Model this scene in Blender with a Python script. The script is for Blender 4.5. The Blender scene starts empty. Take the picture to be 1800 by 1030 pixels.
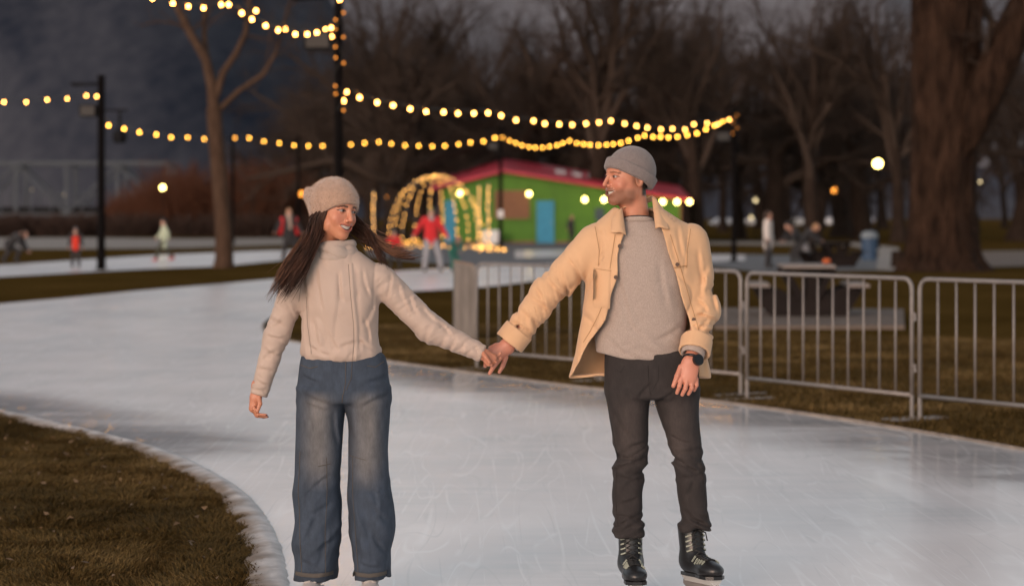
import bpy, bmesh, math, random
import numpy as np
from mathutils import Vector, Matrix, Quaternion
from mathutils.bvhtree import BVHTree

SC = bpy.context.scene
COL = SC.collection
RAD = math.radians

# ------------------------------------------------------------------ camera
CAM_H = 1.58            # eye height of the photographer, metres
FPX, CU, HV = 4250.0, 900.0, 382.0     # focal length, centre column and horizon row of the 1800 px picture
cam_data = bpy.data.cameras.new('camera')
cam = bpy.data.objects.new('camera', cam_data)
COL.objects.link(cam)
cam.location = (0, 0, CAM_H)
cam.rotation_euler = (RAD(90), 0, 0)
cam_data.sensor_width = 36.0
cam_data.lens = 85.0
cam_data.shift_y = -(515.0 - HV) / 1800.0
cam_data.clip_end = 12000
cam_data.dof.use_dof = True
cam_data.dof.focus_distance = 9.95
cam_data.dof.aperture_fstop = 2.8
SC.camera = cam

# ------------------------------------------------------------------ sky and sun (dusk, soft light from behind the camera)
SUN_EL, SUN_AZ = 13.0, 208.0           # degrees; azimuth clockwise from +Y
world = bpy.data.worlds.new('World')
SC.world = world
world.use_nodes = True
wn = world.node_tree
wn.nodes.clear()
sky = wn.nodes.new('ShaderNodeTexSky')
sky.sky_type = 'NISHITA'
sky.sun_disc = False
sky.sun_elevation = RAD(SUN_EL)
sky.sun_rotation = RAD(SUN_AZ)
sky.dust_density = 1.2
sky.air_density = 1.0
hsv = wn.nodes.new('ShaderNodeHueSaturation')
hsv.inputs['Saturation'].default_value = 0.28
bg = wn.nodes.new('ShaderNodeBackground')
bg.inputs['Strength'].default_value = 0.135
wo = wn.nodes.new('ShaderNodeOutputWorld')
wn.links.new(sky.outputs[0], hsv.inputs['Color'])
wn.links.new(hsv.outputs[0], bg.inputs['Color'])
wn.links.new(bg.outputs[0], wo.inputs[0])
sun_data = bpy.data.lights.new('sun', 'SUN')
sun_data.energy = 0.78
sun_data.angle = RAD(30)
sun_data.color = (1.0, 0.43, 0.18)
sun = bpy.data.objects.new('sun', sun_data)
COL.objects.link(sun)
_d = Vector((math.sin(RAD(SUN_AZ)) * math.cos(RAD(SUN_EL)), math.cos(RAD(SUN_AZ)) * math.cos(RAD(SUN_EL)), math.sin(RAD(SUN_EL))))
sun.rotation_euler = _d.to_track_quat('Z', 'Y').to_euler()

SC.view_settings.view_transform = 'Standard'
SC.view_settings.look = 'None'
SC.view_settings.gamma = 1.0
SC.view_settings.use_curve_mapping = False
SC.view_settings.exposure = 0.5
SC.cycles.use_denoising = True
SC.cycles.max_bounces = 5
SC.cycles.diffuse_bounces = 2
SC.cycles.glossy_bounces = 2
SC.cycles.transmission_bounces = 2
SC.cycles.sample_clamp_indirect = 14.0
SC.cycles.caustics_reflective = False
SC.cycles.caustics_refractive = False

# ------------------------------------------------------------------ helpers
rng = np.random.default_rng(7)
random.seed(7)

def GP(u, v, z=0.0):
    """ground point seen at photograph pixel (u, v)"""
    y = FPX * (CAM_H - z) / (v - HV)
    return Vector(((u - CU) * y / FPX, y, z))

def WP(u, v, y):
    """point at pixel (u, v) and distance y"""
    return Vector(((u - CU) * y / FPX, y, CAM_H - (v - HV) * y / FPX))

def PPM(v):
    return (v - HV) / CAM_H

def tag(o, label=None, cat=None, group=None, kind=None):
    if label: o['label'] = label
    if cat: o['category'] = cat
    if group: o['group'] = group
    if kind: o['kind'] = kind
    return o

def empty(name, loc=(0, 0, 0), rz=0.0):
    o = bpy.data.objects.new(name, None)
    o.empty_display_size = 0.1
    o.location = loc
    o.rotation_euler = (0, 0, rz)
    COL.objects.link(o)
    return o

def link(name, me, mat=None, parent=None):
    if mat is not None and len(me.materials) == 0:
        me.materials.append(mat)
    o = bpy.data.objects.new(name, me)
    COL.objects.link(o)
    if parent is not None:
        o.parent = parent
    return o

def copy_tree(o, parent=None):
    c = o.copy()
    COL.objects.link(c)
    c.parent = parent
    for ch in o.children:
        copy_tree(ch, c)
    return c

def smooth(me, on=True):
    me.polygons.foreach_set('use_smooth', np.full(len(me.polygons), on))

class MB:
    """collects boxes, tubes and sheets into one mesh"""
    def __init__(s):
        s.v, s.f, s.n = [], [], 0
    def add(s, verts, faces):
        s.v.extend([tuple(p) for p in verts])
        s.f.extend([tuple(i + s.n for i in f) for f in faces])
        s.n = len(s.v)
        return s
    def box(s, c, size, rz=0.0, rot=None):
        m = rot if rot is not None else Matrix.Rotation(rz, 3, 'Z')
        hx, hy, hz = size[0] / 2, size[1] / 2, size[2] / 2
        p = [Vector(c) + m @ Vector((x, y, z)) for x in (-hx, hx) for y in (-hy, hy) for z in (-hz, hz)]
        s.add(p, [(0, 1, 3, 2), (4, 6, 7, 5), (0, 4, 5, 1), (2, 3, 7, 6), (0, 2, 6, 4), (1, 5, 7, 3)])
        return s
    def beam(s, a, b, w, d):
        a, b = Vector(a), Vector(b)
        q = (b - a).to_track_quat('Z', 'Y').to_matrix()
        return s.box((a + b) / 2, (w, d, (b - a).length), rot=q)
    def tube(s, pts, rad, n=8, cap=True):
        pts = [Vector(p) for p in pts]
        if not hasattr(rad, '__len__'): rad = [rad] * len(pts)
        base = []
        t0 = (pts[1] - pts[0]).normalized()
        up = Vector((0, 0, 1)) if abs(t0.z) < 0.9 else Vector((1, 0, 0))
        nrm = t0.cross(up).normalized()
        vs = []
        for i, p in enumerate(pts):
            if i == 0: t = t0
            elif i == len(pts) - 1: t = (pts[-1] - pts[-2]).normalized()
            else: t = ((pts[i + 1] - p).normalized() + (p - pts[i - 1]).normalized()).normalized()
            nrm = (nrm - t * nrm.dot(t)).normalized()
            bn = t.cross(nrm)
            for k in range(n):
                a = 2 * math.pi * k / n
                vs.append(p + (nrm * math.cos(a) + bn * math.sin(a)) * rad[i])
        fs = []
        for i in range(len(pts) - 1):
            for k in range(n):
                fs.append((i * n + k, i * n + (k + 1) % n, (i + 1) * n + (k + 1) % n, (i + 1) * n + k))
        if cap:
            fs.append(tuple(reversed(range(n))))
            fs.append(tuple((len(pts) - 1) * n + k for k in range(n)))
        return s.add(vs, fs)
    def lathe(s, prof, c=(0, 0, 0), n=16):
        vs, fs = [], []
        for (r, z) in prof:
            for k in range(n):
                a = 2 * math.pi * k / n
                vs.append((c[0] + r * math.cos(a), c[1] + r * math.sin(a), c[2] + z))
        for i in range(len(prof) - 1):
            for k in range(n):
                fs.append((i * n + k, i * n + (k + 1) % n, (i + 1) * n + (k + 1) % n, (i + 1) * n + k))
        fs.append(tuple(reversed(range(n))))
        fs.append(tuple((len(prof) - 1) * n + k for k in range(n)))
        return s.add(vs, fs)
    def poly(s, pts):
        return s.add(pts, [tuple(range(len(pts)))])
    def mesh(s, name='m', sm=False):
        me = bpy.data.meshes.new(name)
        me.from_pydata(s.v, [], s.f)
        me.update()
        if sm: smooth(me)
        return me
    def build(s, name, mat, parent=None, sm=False, bevel=0.0):
        me = s.mesh(name, sm)
        if bevel:
            bm = bmesh.new(); bm.from_mesh(me)
            bmesh.ops.bevel(bm, geom=bm.edges[:], offset=bevel, segments=1, affect='EDGES')
            bm.to_mesh(me); bm.free()
        return link(name, me, mat, parent)

def np_mesh(name, V, Fq=None, Ft=None):
    """fast mesh from numpy arrays"""
    me = bpy.data.meshes.new(name)
    V = np.asarray(V, dtype=np.float32)
    parts, sizes = [], []
    if Fq is not None and len(Fq): parts.append(np.asarray(Fq, dtype=np.int32).ravel()); sizes.append(np.full(len(Fq), 4))
    if Ft is not None and len(Ft): parts.append(np.asarray(Ft, dtype=np.int32).ravel()); sizes.append(np.full(len(Ft), 3))
    idx = np.concatenate(parts); tot = np.concatenate(sizes)
    me.vertices.add(len(V)); me.vertices.foreach_set('co', V.ravel())
    me.loops.add(len(idx)); me.loops.foreach_set('vertex_index', idx)
    me.polygons.add(len(tot))
    me.polygons.foreach_set('loop_start', np.concatenate([[0], np.cumsum(tot)[:-1]]).astype(np.int32))
    me.polygons.foreach_set('loop_total', tot.astype(np.int32))
    me.update(calc_edges=True)
    me.validate()
    return me

# ------------------------------------------------------------------ materials
def srgb(r, g, b):
    f = lambda c: (c / 255.0 / 12.92) if c <= 10.3 else (((c / 255.0) + 0.055) / 1.055) ** 2.4
    return (f(r), f(g), f(b), 1.0)

def mat(name, col, rough=0.8, metal=0.0, noise=None, bump=None, spec=0.5, attr=None, sheen=0.0, coord='Object', sss=0.0):
    """noise=(scale, amount, detail, (sx,sy,sz)); bump=(scale, strength, distance, (sx,sy,sz))"""
    m = bpy.data.materials.new(name)
    m.use_nodes = True
    nt = m.node_tree
    p = nt.nodes['Principled BSDF']
    L = nt.links.new
    c = col if len(col) == 4 else (*col, 1)
    p.inputs['Base Color'].default_value = c
    p.inputs['Roughness'].default_value = rough
    p.inputs['Metallic'].default_value = metal
    p.inputs['Specular IOR Level'].default_value = spec
    if sheen:
        p.inputs['Sheen Weight'].default_value = sheen
        p.inputs['Sheen Roughness'].default_value = 0.6
    if sss:
        p.inputs['Subsurface Weight'].default_value = sss
        p.inputs['Subsurface Radius'].default_value = (1.0, 0.35, 0.2)
        p.inputs['Subsurface Scale'].default_value = 0.006
    tc = nt.nodes.new('ShaderNodeTexCoord')
    src = None
    if attr:
        at = nt.nodes.new('ShaderNodeAttribute'); at.attribute_name = attr
        src = at.outputs['Color']
    if noise:
        sc, amt, det, st = (list(noise) + [3.0, (1, 1, 1)][len(noise) - 2:])[:4] if len(noise) < 4 else noise
        mp = nt.nodes.new('ShaderNodeMapping'); mp.inputs['Scale'].default_value = st
        tx = nt.nodes.new('ShaderNodeTexNoise'); tx.inputs['Scale'].default_value = sc; tx.inputs['Detail'].default_value = det
        L(tc.outputs[coord], mp.inputs[0]); L(mp.outputs[0], tx.inputs['Vector'])
        mr = nt.nodes.new('ShaderNodeMapRange')
        mr.inputs[1].default_value = 0.25; mr.inputs[2].default_value = 0.75
        mr.inputs[3].default_value = 1 - amt; mr.inputs[4].default_value = 1 + amt
        L(tx.outputs[0], mr.inputs[0])
        mx = nt.nodes.new('ShaderNodeVectorMath'); mx.operation = 'SCALE'
        if src is None: mx.inputs[0].default_value = c[:3]
        else: L(src, mx.inputs[0])
        L(mr.outputs[0], mx.inputs['Scale'])
        src = mx.outputs[0]
    if src is not None: L(src, p.inputs['Base Color'])
    if bump:
        sc, stg, dist, st = bump if len(bump) == 4 else (*bump, (1, 1, 1))
        mp = nt.nodes.new('ShaderNodeMapping'); mp.inputs['Scale'].default_value = st
        tx = nt.nodes.new('ShaderNodeTexNoise'); tx.inputs['Scale'].default_value = sc; tx.inputs['Detail'].default_value = 4
        bp = nt.nodes.new('ShaderNodeBump'); bp.inputs['Strength'].default_value = stg; bp.inputs['Distance'].default_value = dist
        L(tc.outputs[coord], mp.inputs[0]); L(mp.outputs[0], tx.inputs['Vector']); L(tx.outputs[0], bp.inputs['Height']); L(bp.outputs[0], p.inputs['Normal'])
    return m

def glow(name, col, strength):
    m = bpy.data.materials.new(name); m.use_nodes = True
    nt = m.node_tree; nt.nodes.clear()
    e = nt.nodes.new('ShaderNodeEmission'); e.inputs[0].default_value = (*col, 1); e.inputs[1].default_value = strength
    o = nt.nodes.new('ShaderNodeOutputMaterial'); nt.links.new(e.outputs[0], o.inputs[0])
    return m

M = {}
# ================================================================== materials of the setting
def grass_material():
    m = bpy.data.materials.new('winter_grass'); m.use_nodes = True
    nt = m.node_tree; p = nt.nodes['Principled BSDF']; L = nt.links.new
    tc = nt.nodes.new('ShaderNodeTexCoord')
    a = nt.nodes.new('ShaderNodeTexNoise'); a.inputs['Scale'].default_value = 0.35; a.inputs['Detail'].default_value = 6
    b = nt.nodes.new('ShaderNodeTexNoise'); b.inputs['Scale'].default_value = 9; b.inputs['Detail'].default_value = 8
    for t in (a, b): L(tc.outputs['Object'], t.inputs['Vector'])
    mixf = nt.nodes.new('ShaderNodeMath'); mixf.operation = 'MULTIPLY_ADD'; mixf.inputs[1].default_value = 0.55
    L(a.outputs[0], mixf.inputs[0])
    m2 = nt.nodes.new('ShaderNodeMath'); m2.operation = 'MULTIPLY'; m2.inputs[1].default_value = 0.45; L(b.outputs[0], m2.inputs[0]); L(m2.outputs[0], mixf.inputs[2])
    r = nt.nodes.new('ShaderNodeValToRGB')
    r.color_ramp.elements[0].position = 0.32; r.color_ramp.elements[0].color = (0.040, 0.023, 0.006, 1)
    r.color_ramp.elements[1].position = 0.70; r.color_ramp.elements[1].color = (0.110, 0.066, 0.020, 1)
    e = r.color_ramp.elements.new(0.5); e.color = (0.068, 0.041, 0.011, 1)
    L(mixf.outputs[0], r.inputs[0]); L(r.outputs[0], p.inputs['Base Color'])
    p.inputs['Roughness'].default_value = 1.0; p.inputs['Specular IOR Level'].default_value = 0.0
    bp = nt.nodes.new('ShaderNodeBump'); bp.inputs['Strength'].default_value = 0.8; bp.inputs['Distance'].default_value = 0.05
    L(b.outputs[0], bp.inputs['Height']); L(bp.outputs[0], p.inputs['Normal'])
    return m

def ice_material():
    m = bpy.data.materials.new('rink_ice'); m.use_nodes = True
    nt = m.node_tree; p = nt.nodes['Principled BSDF']; L = nt.links.new
    tc = nt.nodes.new('ShaderNodeTexCoord')
    def noise(scale, detail, st=(1, 1, 1), rz=0.0, dist=0.0):
        mp = nt.nodes.new('ShaderNodeMapping'); mp.inputs['Scale'].default_value = st; mp.inputs['Rotation'].default_value = (0, 0, rz)
        t = nt.nodes.new('ShaderNodeTexNoise'); t.inputs['Scale'].default_value = scale; t.inputs['Detail'].default_value = detail; t.inputs['Distortion'].default_value = dist
        L(tc.outputs['Object'], mp.inputs[0]); L(mp.outputs[0], t.inputs['Vector']); return t.outputs[0]
    def ramp(src, p0, c0, p1, c1):
        r = nt.nodes.new('ShaderNodeValToRGB')
        r.color_ramp.elements[0].position = p0; r.color_ramp.elements[0].color = c0
        r.color_ramp.elements[1].position = p1; r.color_ramp.elements[1].color = c1
        L(src, r.inputs[0]); return r.outputs[0]
    def mix(kind, f, a, b):
        x = nt.nodes.new('ShaderNodeMix'); x.data_type = 'RGBA'; x.blend_type = kind
        if hasattr(f, 'links'): L(f, x.inputs['Factor'])
        else: x.inputs['Factor'].default_value = f
        for s, k in ((a, 'A'), (b, 'B')):
            q = [i for i in x.inputs if i.name == k and i.type == 'RGBA'][0]
            if hasattr(s, 'links'): L(s, q)
            else: q.default_value = s
        return [o for o in x.outputs if o.type == 'RGBA'][0]
    W, K = (1, 1, 1, 1), (0, 0, 0, 1)
    big = noise(0.55, 5, (1, 0.35, 1), 0.25, 0.6)
    wet = ramp(big, 0.44, K, 0.64, W)
    streak = ramp(noise(2.2, 7, (0.45, 2.6, 1), 0.35, 0.4), 0.40, K, 0.68, W)
    cloud = ramp(noise(1.4, 6, (1, 0.55, 1)), 0.35, K, 0.7, W)
    base = mix('MIX', cloud, (0.77, 0.715, 0.70, 1), (0.89, 0.835, 0.82, 1))
    at = nt.nodes.new('ShaderNodeAttribute'); at.attribute_name = 'wet'
    edge = nt.nodes.new('ShaderNodeMath'); edge.operation = 'MULTIPLY'; L(at.outputs['Fac'], edge.inputs[0])
    en = ramp(noise(0.9, 6, (0.6, 1.5, 1), 0.2, 0.5), 0.3, (.35, .35, .35, 1), 0.6, W); L(en, edge.inputs[1])
    edge.use_clamp = True
    base = mix('MIX', mix('MULTIPLY', 0.55, wet, streak), base, (0.60, 0.60, 0.61, 1))
    base = mix('MIX', edge.outputs[0], base, (0.46, 0.485, 0.495, 1))
    # skate cuts: thin scratches in crossing directions, some bright with shavings, some dark and clean
    def cuts(specs, g0, g1, seed):
        sc = None
        for i, (rz, s, th) in enumerate(specs):
            n = noise(s, 1.2, (1, 0.06, 1), rz, 0.25)
            d = nt.nodes.new('ShaderNodeMath'); d.operation = 'SUBTRACT'; d.inputs[1].default_value = 0.5; L(n, d.inputs[0])
            ab = nt.nodes.new('ShaderNodeMath'); ab.operation = 'ABSOLUTE'; L(d.outputs[0], ab.inputs[0])
            lt = nt.nodes.new('ShaderNodeMapRange'); lt.inputs[1].default_value = 0; lt.inputs[2].default_value = th; lt.inputs[3].default_value = 1; lt.inputs[4].default_value = 0
            L(ab.outputs[0], lt.inputs[0])
            gate = ramp(noise(0.8 + 0.3 * i, 2, (1, 1, 1), 1.3 * i + seed), g0, K, g1, W)
            g = nt.nodes.new('ShaderNodeMath'); g.operation = 'MULTIPLY'; L(lt.outputs[0], g.inputs[0]); L(gate, g.inputs[1])
            if sc is None: sc = g.outputs[0]
            else:
                mx = nt.nodes.new('ShaderNodeMath'); mx.operation = 'MAXIMUM'; L(sc, mx.inputs[0]); L(g.outputs[0], mx.inputs[1]); sc = mx.outputs[0]
        k = nt.nodes.new('ShaderNodeMath'); k.operation = 'MULTIPLY'; k.inputs[1].default_value = 0.5; L(sc, k.inputs[0])
        return k.outputs[0]
    base = mix('MIX', cuts(((0.3, 2.6, 0.006), (-0.7, 2.0, 0.005), (1.4, 2.4, 0.005), (-1.3, 3.1, 0.006)), 0.44, 0.58, 0.7), base, (0.60, 0.585, 0.58, 1))
    base = mix('MIX', cuts(((0.5, 2.2, 0.007), (-0.35, 1.7, 0.006), (1.2, 1.9, 0.005), (0.05, 2.9, 0.006), (-1.0, 1.3, 0.006), (0.85, 3.6, 0.008)), 0.42, 0.56, 0.0), base, (0.97, 0.95, 0.94, 1))
    L(base, p.inputs['Base Color'])
    rr = nt.nodes.new('ShaderNodeMapRange'); rr.inputs[2].default_value = 0.55; rr.inputs[3].default_value = 0.22; rr.inputs[4].default_value = 0.06
    L(edge.outputs[0], rr.inputs[0]); L(rr.outputs[0], p.inputs['Roughness'])
    p.inputs['IOR'].default_value = 1.31
    bp = nt.nodes.new('ShaderNodeBump'); bp.inputs['Strength'].default_value = 0.2; bp.inputs['Distance'].default_value = 0.006
    L(noise(6, 6, (1, 0.5, 1)), bp.inputs['Height'])
    b2 = nt.nodes.new('ShaderNodeBump'); L(edge.outputs[0], b2.inputs['Strength']); b2.inputs['Distance'].default_value = 0.02
    L(noise(1.3, 2, (1.6, 0.8, 1)), b2.inputs['Height']); L(bp.outputs[0], b2.inputs['Normal']); L(b2.outputs[0], p.inputs['Normal'])
    return m

M['grass'] = grass_material()
M['ice'] = ice_material()
M['snow'] = mat('packed_snow', (0.64, 0.62, 0.60), 0.75, attr='Col', noise=(5, 0.25, 8, (1, 1, 1)), bump=(14, 0.35, 0.02))
M['asphalt'] = mat('asphalt', (0.085, 0.087, 0.092), 0.85, noise=(1.2, 0.25, 6, (1, 1, 1)))
M['pale_path'] = mat('pale_path', (0.23, 0.205, 0.18), 0.9, noise=(0.8, 0.2, 6, (1, 1, 1)))
M['concrete'] = mat('concrete', (0.15, 0.12, 0.10), 0.95, noise=(3, 0.2, 6, (1, 1, 1)), bump=(30, 0.3, 0.01), spec=0.1)
def slope_material(name, dark, light, ry):
    m = bpy.data.materials.new(name); m.use_nodes = True
    nt = m.node_tree; p = nt.nodes['Principled BSDF']; L = nt.links.new
    tc = nt.nodes.new('ShaderNodeTexCoord'); fac = None
    for sc, st, w in ((0.0045, (1, 0, .28), .5), (0.016, (1, 0, .35), .3), (0.06, (1, 0, 1), .2)):
        mp = nt.nodes.new('ShaderNodeMapping'); mp.inputs['Rotation'].default_value = (0, ry, 0); mp2 = nt.nodes.new('ShaderNodeMapping'); mp2.inputs['Scale'].default_value = st
        t = nt.nodes.new('ShaderNodeTexNoise'); t.inputs['Scale'].default_value = sc; t.inputs['Detail'].default_value = 6
        L(tc.outputs['Object'], mp.inputs[0]); L(mp.outputs[0], mp2.inputs[0]); L(mp2.outputs[0], t.inputs['Vector'])
        k = nt.nodes.new('ShaderNodeMath'); k.operation = 'MULTIPLY'; k.inputs[1].default_value = w; L(t.outputs[0], k.inputs[0])
        if fac is None: fac = k.outputs[0]
        else:
            a = nt.nodes.new('ShaderNodeMath'); L(fac, a.inputs[0]); L(k.outputs[0], a.inputs[1]); fac = a.outputs[0]
    r = nt.nodes.new('ShaderNodeValToRGB'); r.color_ramp.elements[0].position = .36; r.color_ramp.elements[0].color = (*dark, 1); r.color_ramp.elements[1].position = .66; r.color_ramp.elements[1].color = (*light, 1)
    L(fac, r.inputs[0]); L(r.outputs[0], p.inputs['Base Color']); p.inputs['Roughness'].default_value = 1; p.inputs['Specular IOR Level'].default_value = 0
    return m
M['mountain'] = slope_material('mountain_forest', (0.020, 0.025, 0.038), (0.100, 0.100, 0.112), 0.75)

# ================================================================== ground, ice, paths, mountain
def sheet(name, pts, m, z, kind='structure', parent=None):
    """flat polygon triangulated through bmesh"""
    bm = bmesh.new()
    vs = [bm.verts.new((p[0], p[1], z)) for p in pts]
    f = bm.faces.new(vs)
    bmesh.ops.triangulate(bm, faces=[f])
    bm.normal_update()
    for f in bm.faces:
        if f.normal.z < 0: f.normal_flip()
    me = bpy.data.meshes.new(name); bm.to_mesh(me); bm.free()
    o = link(name, me, m, parent)
    o['kind'] = kind
    return o

def curve(pts, n=8):
    """Catmull-Rom through 2-D points"""
    P = [Vector((p[0], p[1])) for p in pts]
    out = []
    for i in range(len(P) - 1):
        a, b, c, d = P[max(i - 1, 0)], P[i], P[i + 1], P[min(i + 2, len(P) - 1)]
        for k in range(n):
            t = k / n
            out.append(0.5 * ((2 * b) + (c - a) * t + (2 * a - 5 * b + 4 * c - d) * t * t + (3 * b - a - 3 * c + d) * t ** 3))
    out.append(P[-1])
    return out

g_me = MB().poly([(-900, -700, 0), (900, -700, 0), (900, 2600, 0), (-900, 2600, 0)]).mesh('ground')
tag(link('ground', g_me, M['grass']), 'brown winter grass lawn spreading across the park', kind='structure')

px = lambda L: [GP(u, v).xy for u, v in L]
left_edge = curve(px([(505, 1120), (503, 1030), (478, 940), (425, 873), (330, 815), (230, 781), (110, 752), (0, 727), (-160, 700)]))
outer_left = px([(-420, 675)]) + [Vector((-13, 24.5)), Vector((-30, 25)), Vector((-30, 35.5)), Vector((-14, 36))] + px([(-160, 553)])
top_edge = curve(px([(-160, 553), (0, 536), (120, 525), (250, 512), (380, 501), (480, 492), (600, 484), (720, 476), (830, 470), (960, 465), (1110, 458), (1250, 449), (1310, 449)]))
low_edge = curve(px([(1310, 459), (1250, 462), (1130, 475), (960, 493), (850, 506), (720, 514), (620, 523), (540, 538), (490, 553), (466, 568), (464, 583), (485, 597), (540, 608), (620, 625), (700, 641), (850, 662), (1000, 682), (1240, 708), (1500, 745), (1800, 796), (1980, 832)]))
near = [Vector((4.6, 8.5)), Vector((4.9, -8)), Vector((-1.1, -8)), Vector((-0.95, 6))]
ice_pts = left_edge[:-1] + outer_left + top_edge[1:] + low_edge + near
rink = sheet('ice_rink', ice_pts, M['ice'], 0.02)
tag(rink, 'pale skating ribbon of scratched ice curving through the park')
bm = bmesh.new(); bm.from_mesh(rink.data)
for ax_, vals in ((0, np.arange(-8, 12, .3)), (1, np.concatenate([np.arange(4, 36, .3), np.arange(36, 100, 2.0)]))):
    for c_ in vals:
        co = (c_, 0, 0) if ax_ == 0 else (0, c_, 0); no = (1, 0, 0) if ax_ == 0 else (0, 1, 0)
        bmesh.ops.bisect_plane(bm, geom=bm.verts[:] + bm.edges[:] + bm.faces[:], plane_co=co, plane_no=no)
bm.to_mesh(rink.data); bm.free()
def dist_to(P, line):
    d = np.full(len(P), 1e9)
    for a, b in zip(line[:-1], line[1:]):
        a, b = np.array(a[:2]), np.array(b[:2]); ab = b - a; t = np.clip((P - a) @ ab / (ab @ ab + 1e-12), 0, 1)
        d = np.minimum(d, np.linalg.norm(P - a - t[:, None] * ab, axis=1))
    return d
_v = np.empty(len(rink.data.vertices) * 3); rink.data.vertices.foreach_get('co', _v); _v = _v.reshape(-1, 3)[:, :2]
_w = np.maximum(np.clip(1 - dist_to(_v, low_edge[116:]) / 1.7, 0, 1), 0.8 * np.clip(1 - dist_to(_v, left_edge[38:]) / 1.2, 0, 1))
_a = rink.data.attributes.new('wet', 'FLOAT', 'POINT'); _a.data.foreach_set('value', _w.astype(np.float32))
ice_far = curve(px([(-600, 500), (-80, 473), (0, 467), (90, 461), (180, 455), (280, 449), (380, 445), (480, 441), (560, 440)])) + curve(px([(560, 452), (500, 458), (440, 464), (380, 469), (280, 473), (180, 478), (0, 488), (-80, 492), (-600, 522)]))
sheet('ice_path', ice_far, M['ice'], 0.02)
sheet('ice_strip', px([(905, 441), (1120, 437), (1120, 449), (1000, 453), (905, 455)]), M['ice'], 0.024)
sheet('asphalt_path', px([(640, 437), (900, 428), (1120, 424), (1120, 456), (1250, 447), (1400, 449), (1610, 452), (1620, 474), (1500, 476), (1330, 478), (1225, 466), (1120, 458), (960, 464), (820, 469), (650, 452)]), M['asphalt'], 0.008)
sheet('gravel_path', px([(-700, 437), (-700, 420), (150, 418), (330, 420), (560, 418), (560, 429), (330, 436), (150, 438)]), M['pale_path'], 0.010)
sheet('footpath', px([(1540, 475), (1545, 444), (1500, 433), (1240, 430), (1240, 424), (1500, 426), (1580, 436), (1576, 477)]), M['pale_path'], 0.012)
sheet('side_path', px([(1720, 442), (1900, 440), (1900, 466), (1735, 470)]), M['concrete'], 0.014)

def vnoise2(x, y, s, seed=0):
    xi, yi = np.floor(x * s), np.floor(y * s); fx, fy = x * s - xi, y * s - yi
    h = lambda a, b: np.modf(np.abs(np.sin(a * 127.1 + b * 311.7 + seed * 17.3) * 43758.5453))[0]
    ux, uy = fx * fx * (3 - 2 * fx), fy * fy * (3 - 2 * fy)
    return (h(xi, yi) * (1 - ux) + h(xi + 1, yi) * ux) * (1 - uy) + (h(xi, yi + 1) * (1 - ux) + h(xi + 1, yi + 1) * ux) * uy

def ridge(name, line, w, h, m, z0, jag, side=1, cols=7, seed=1):
    """rough low bank of snow or soil that follows a line; side=+1 spills to the left of the line"""
    r = np.random.default_rng(seed)
    n = len(line); V = []
    def rnd(k):
        a = r.random(n + k); return np.convolve(a, np.ones(k) / k, 'same')[:n]
    wn = .5 + (rnd(31) - .5) * 4 + (rnd(9) - .5) * .9; hn = [.5 + (rnd(25) - .5) * 2.5 for _ in range(cols)]
    for i, p in enumerate(line):
        a, b = line[max(i - 1, 0)], line[min(i + 1, n - 1)]
        t = (b - a).normalized(); nr = Vector((-t.y, t.x)) * side
        wv = w * (1 + jag * (wn[i] - 0.5) * 2)
        for k in range(cols):
            f = k / (cols - 1)
            q = p + nr * (wv * f - 0.02)
            hh = h * math.sin(math.pi * min(1, f * 1.0) ** 0.7) * (0.75 + 0.5 * hn[k][i])
            V.append((q.x + (r.random() - .5) * 0.012, q.y + (r.random() - .5) * 0.012, z0 + hh - (0.006 if f in (0, 1) else 0)))
    Fq = [(i * cols + k, i * cols + k + 1, (i + 1) * cols + k + 1, (i + 1) * cols + k) for i in range(n - 1) for k in range(cols - 1)]
    me = np_mesh(name, V, Fq); smooth(me)
    o = link(name, me, m); o['kind'] = 'structure'
    return o

def resample(line, step):
    out = [line[0]]; acc = 0
    for a, b in zip(line[:-1], line[1:]):
        d = (b - a).length; t = step - acc
        while t < d:
            out.append(a + (b - a) * (t / d)); t += step
        acc = (acc + d) % step
    return out
kerb_line = resample(left_edge, 0.035)
kerb = ridge('snow_kerb', kerb_line, 0.17, 0.022, M['snow'], 0.018, 0.34, side=1, cols=11, seed=3)
_n = len(kerb.data.vertices); _f = (np.arange(_n) % 11) / 10.0
_vv = np.empty(_n * 3); kerb.data.vertices.foreach_get('co', _vv); _vv = _vv.reshape(-1, 3)
_k = np.clip((_f - .32 + (vnoise2(_vv[:, 0], _vv[:, 1], 9, 3) - .5) * .5) / .5, 0, 1)
_c = np.ones((_n, 4), np.float32); _c[:, :3] = np.array([.56, .535, .52]) * (1 - _k)[:, None] + np.array([.22, .165, .12]) * _k[:, None]
_c[:, :3] *= (.82 + .36 * vnoise2(_vv[:, 0], _vv[:, 1], 26, 5))[:, None]
kerb.data.color_attributes.new('Col', 'FLOAT_COLOR', 'POINT').data.foreach_set('color', _c.ravel())
right_line = resample(low_edge[72:], 0.05)
ridge('ice_rim', right_line, 0.045, 0.018, mat('frosted_rim', (0.26, 0.21, 0.17), 0.7, noise=(9, 0.3, 6, (1, 1, 1))), 0.02, 0.3, side=1, cols=5, seed=5)

# grass blades: the lawn inside the bend and the strip by the barriers
def in_poly(x, y, poly):
    inside = np.zeros(len(x), bool); j = len(poly) - 1
    for i in range(len(poly)):
        xi, yi = poly[i][0], poly[i][1]; xj, yj = poly[j][0], poly[j][1]
        c = ((yi > y) != (yj > y)) & (x < (xj - xi) * (y - yi) / (yj - yi + 1e-12) + xi)
        inside ^= c; j = i
    return inside

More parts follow.
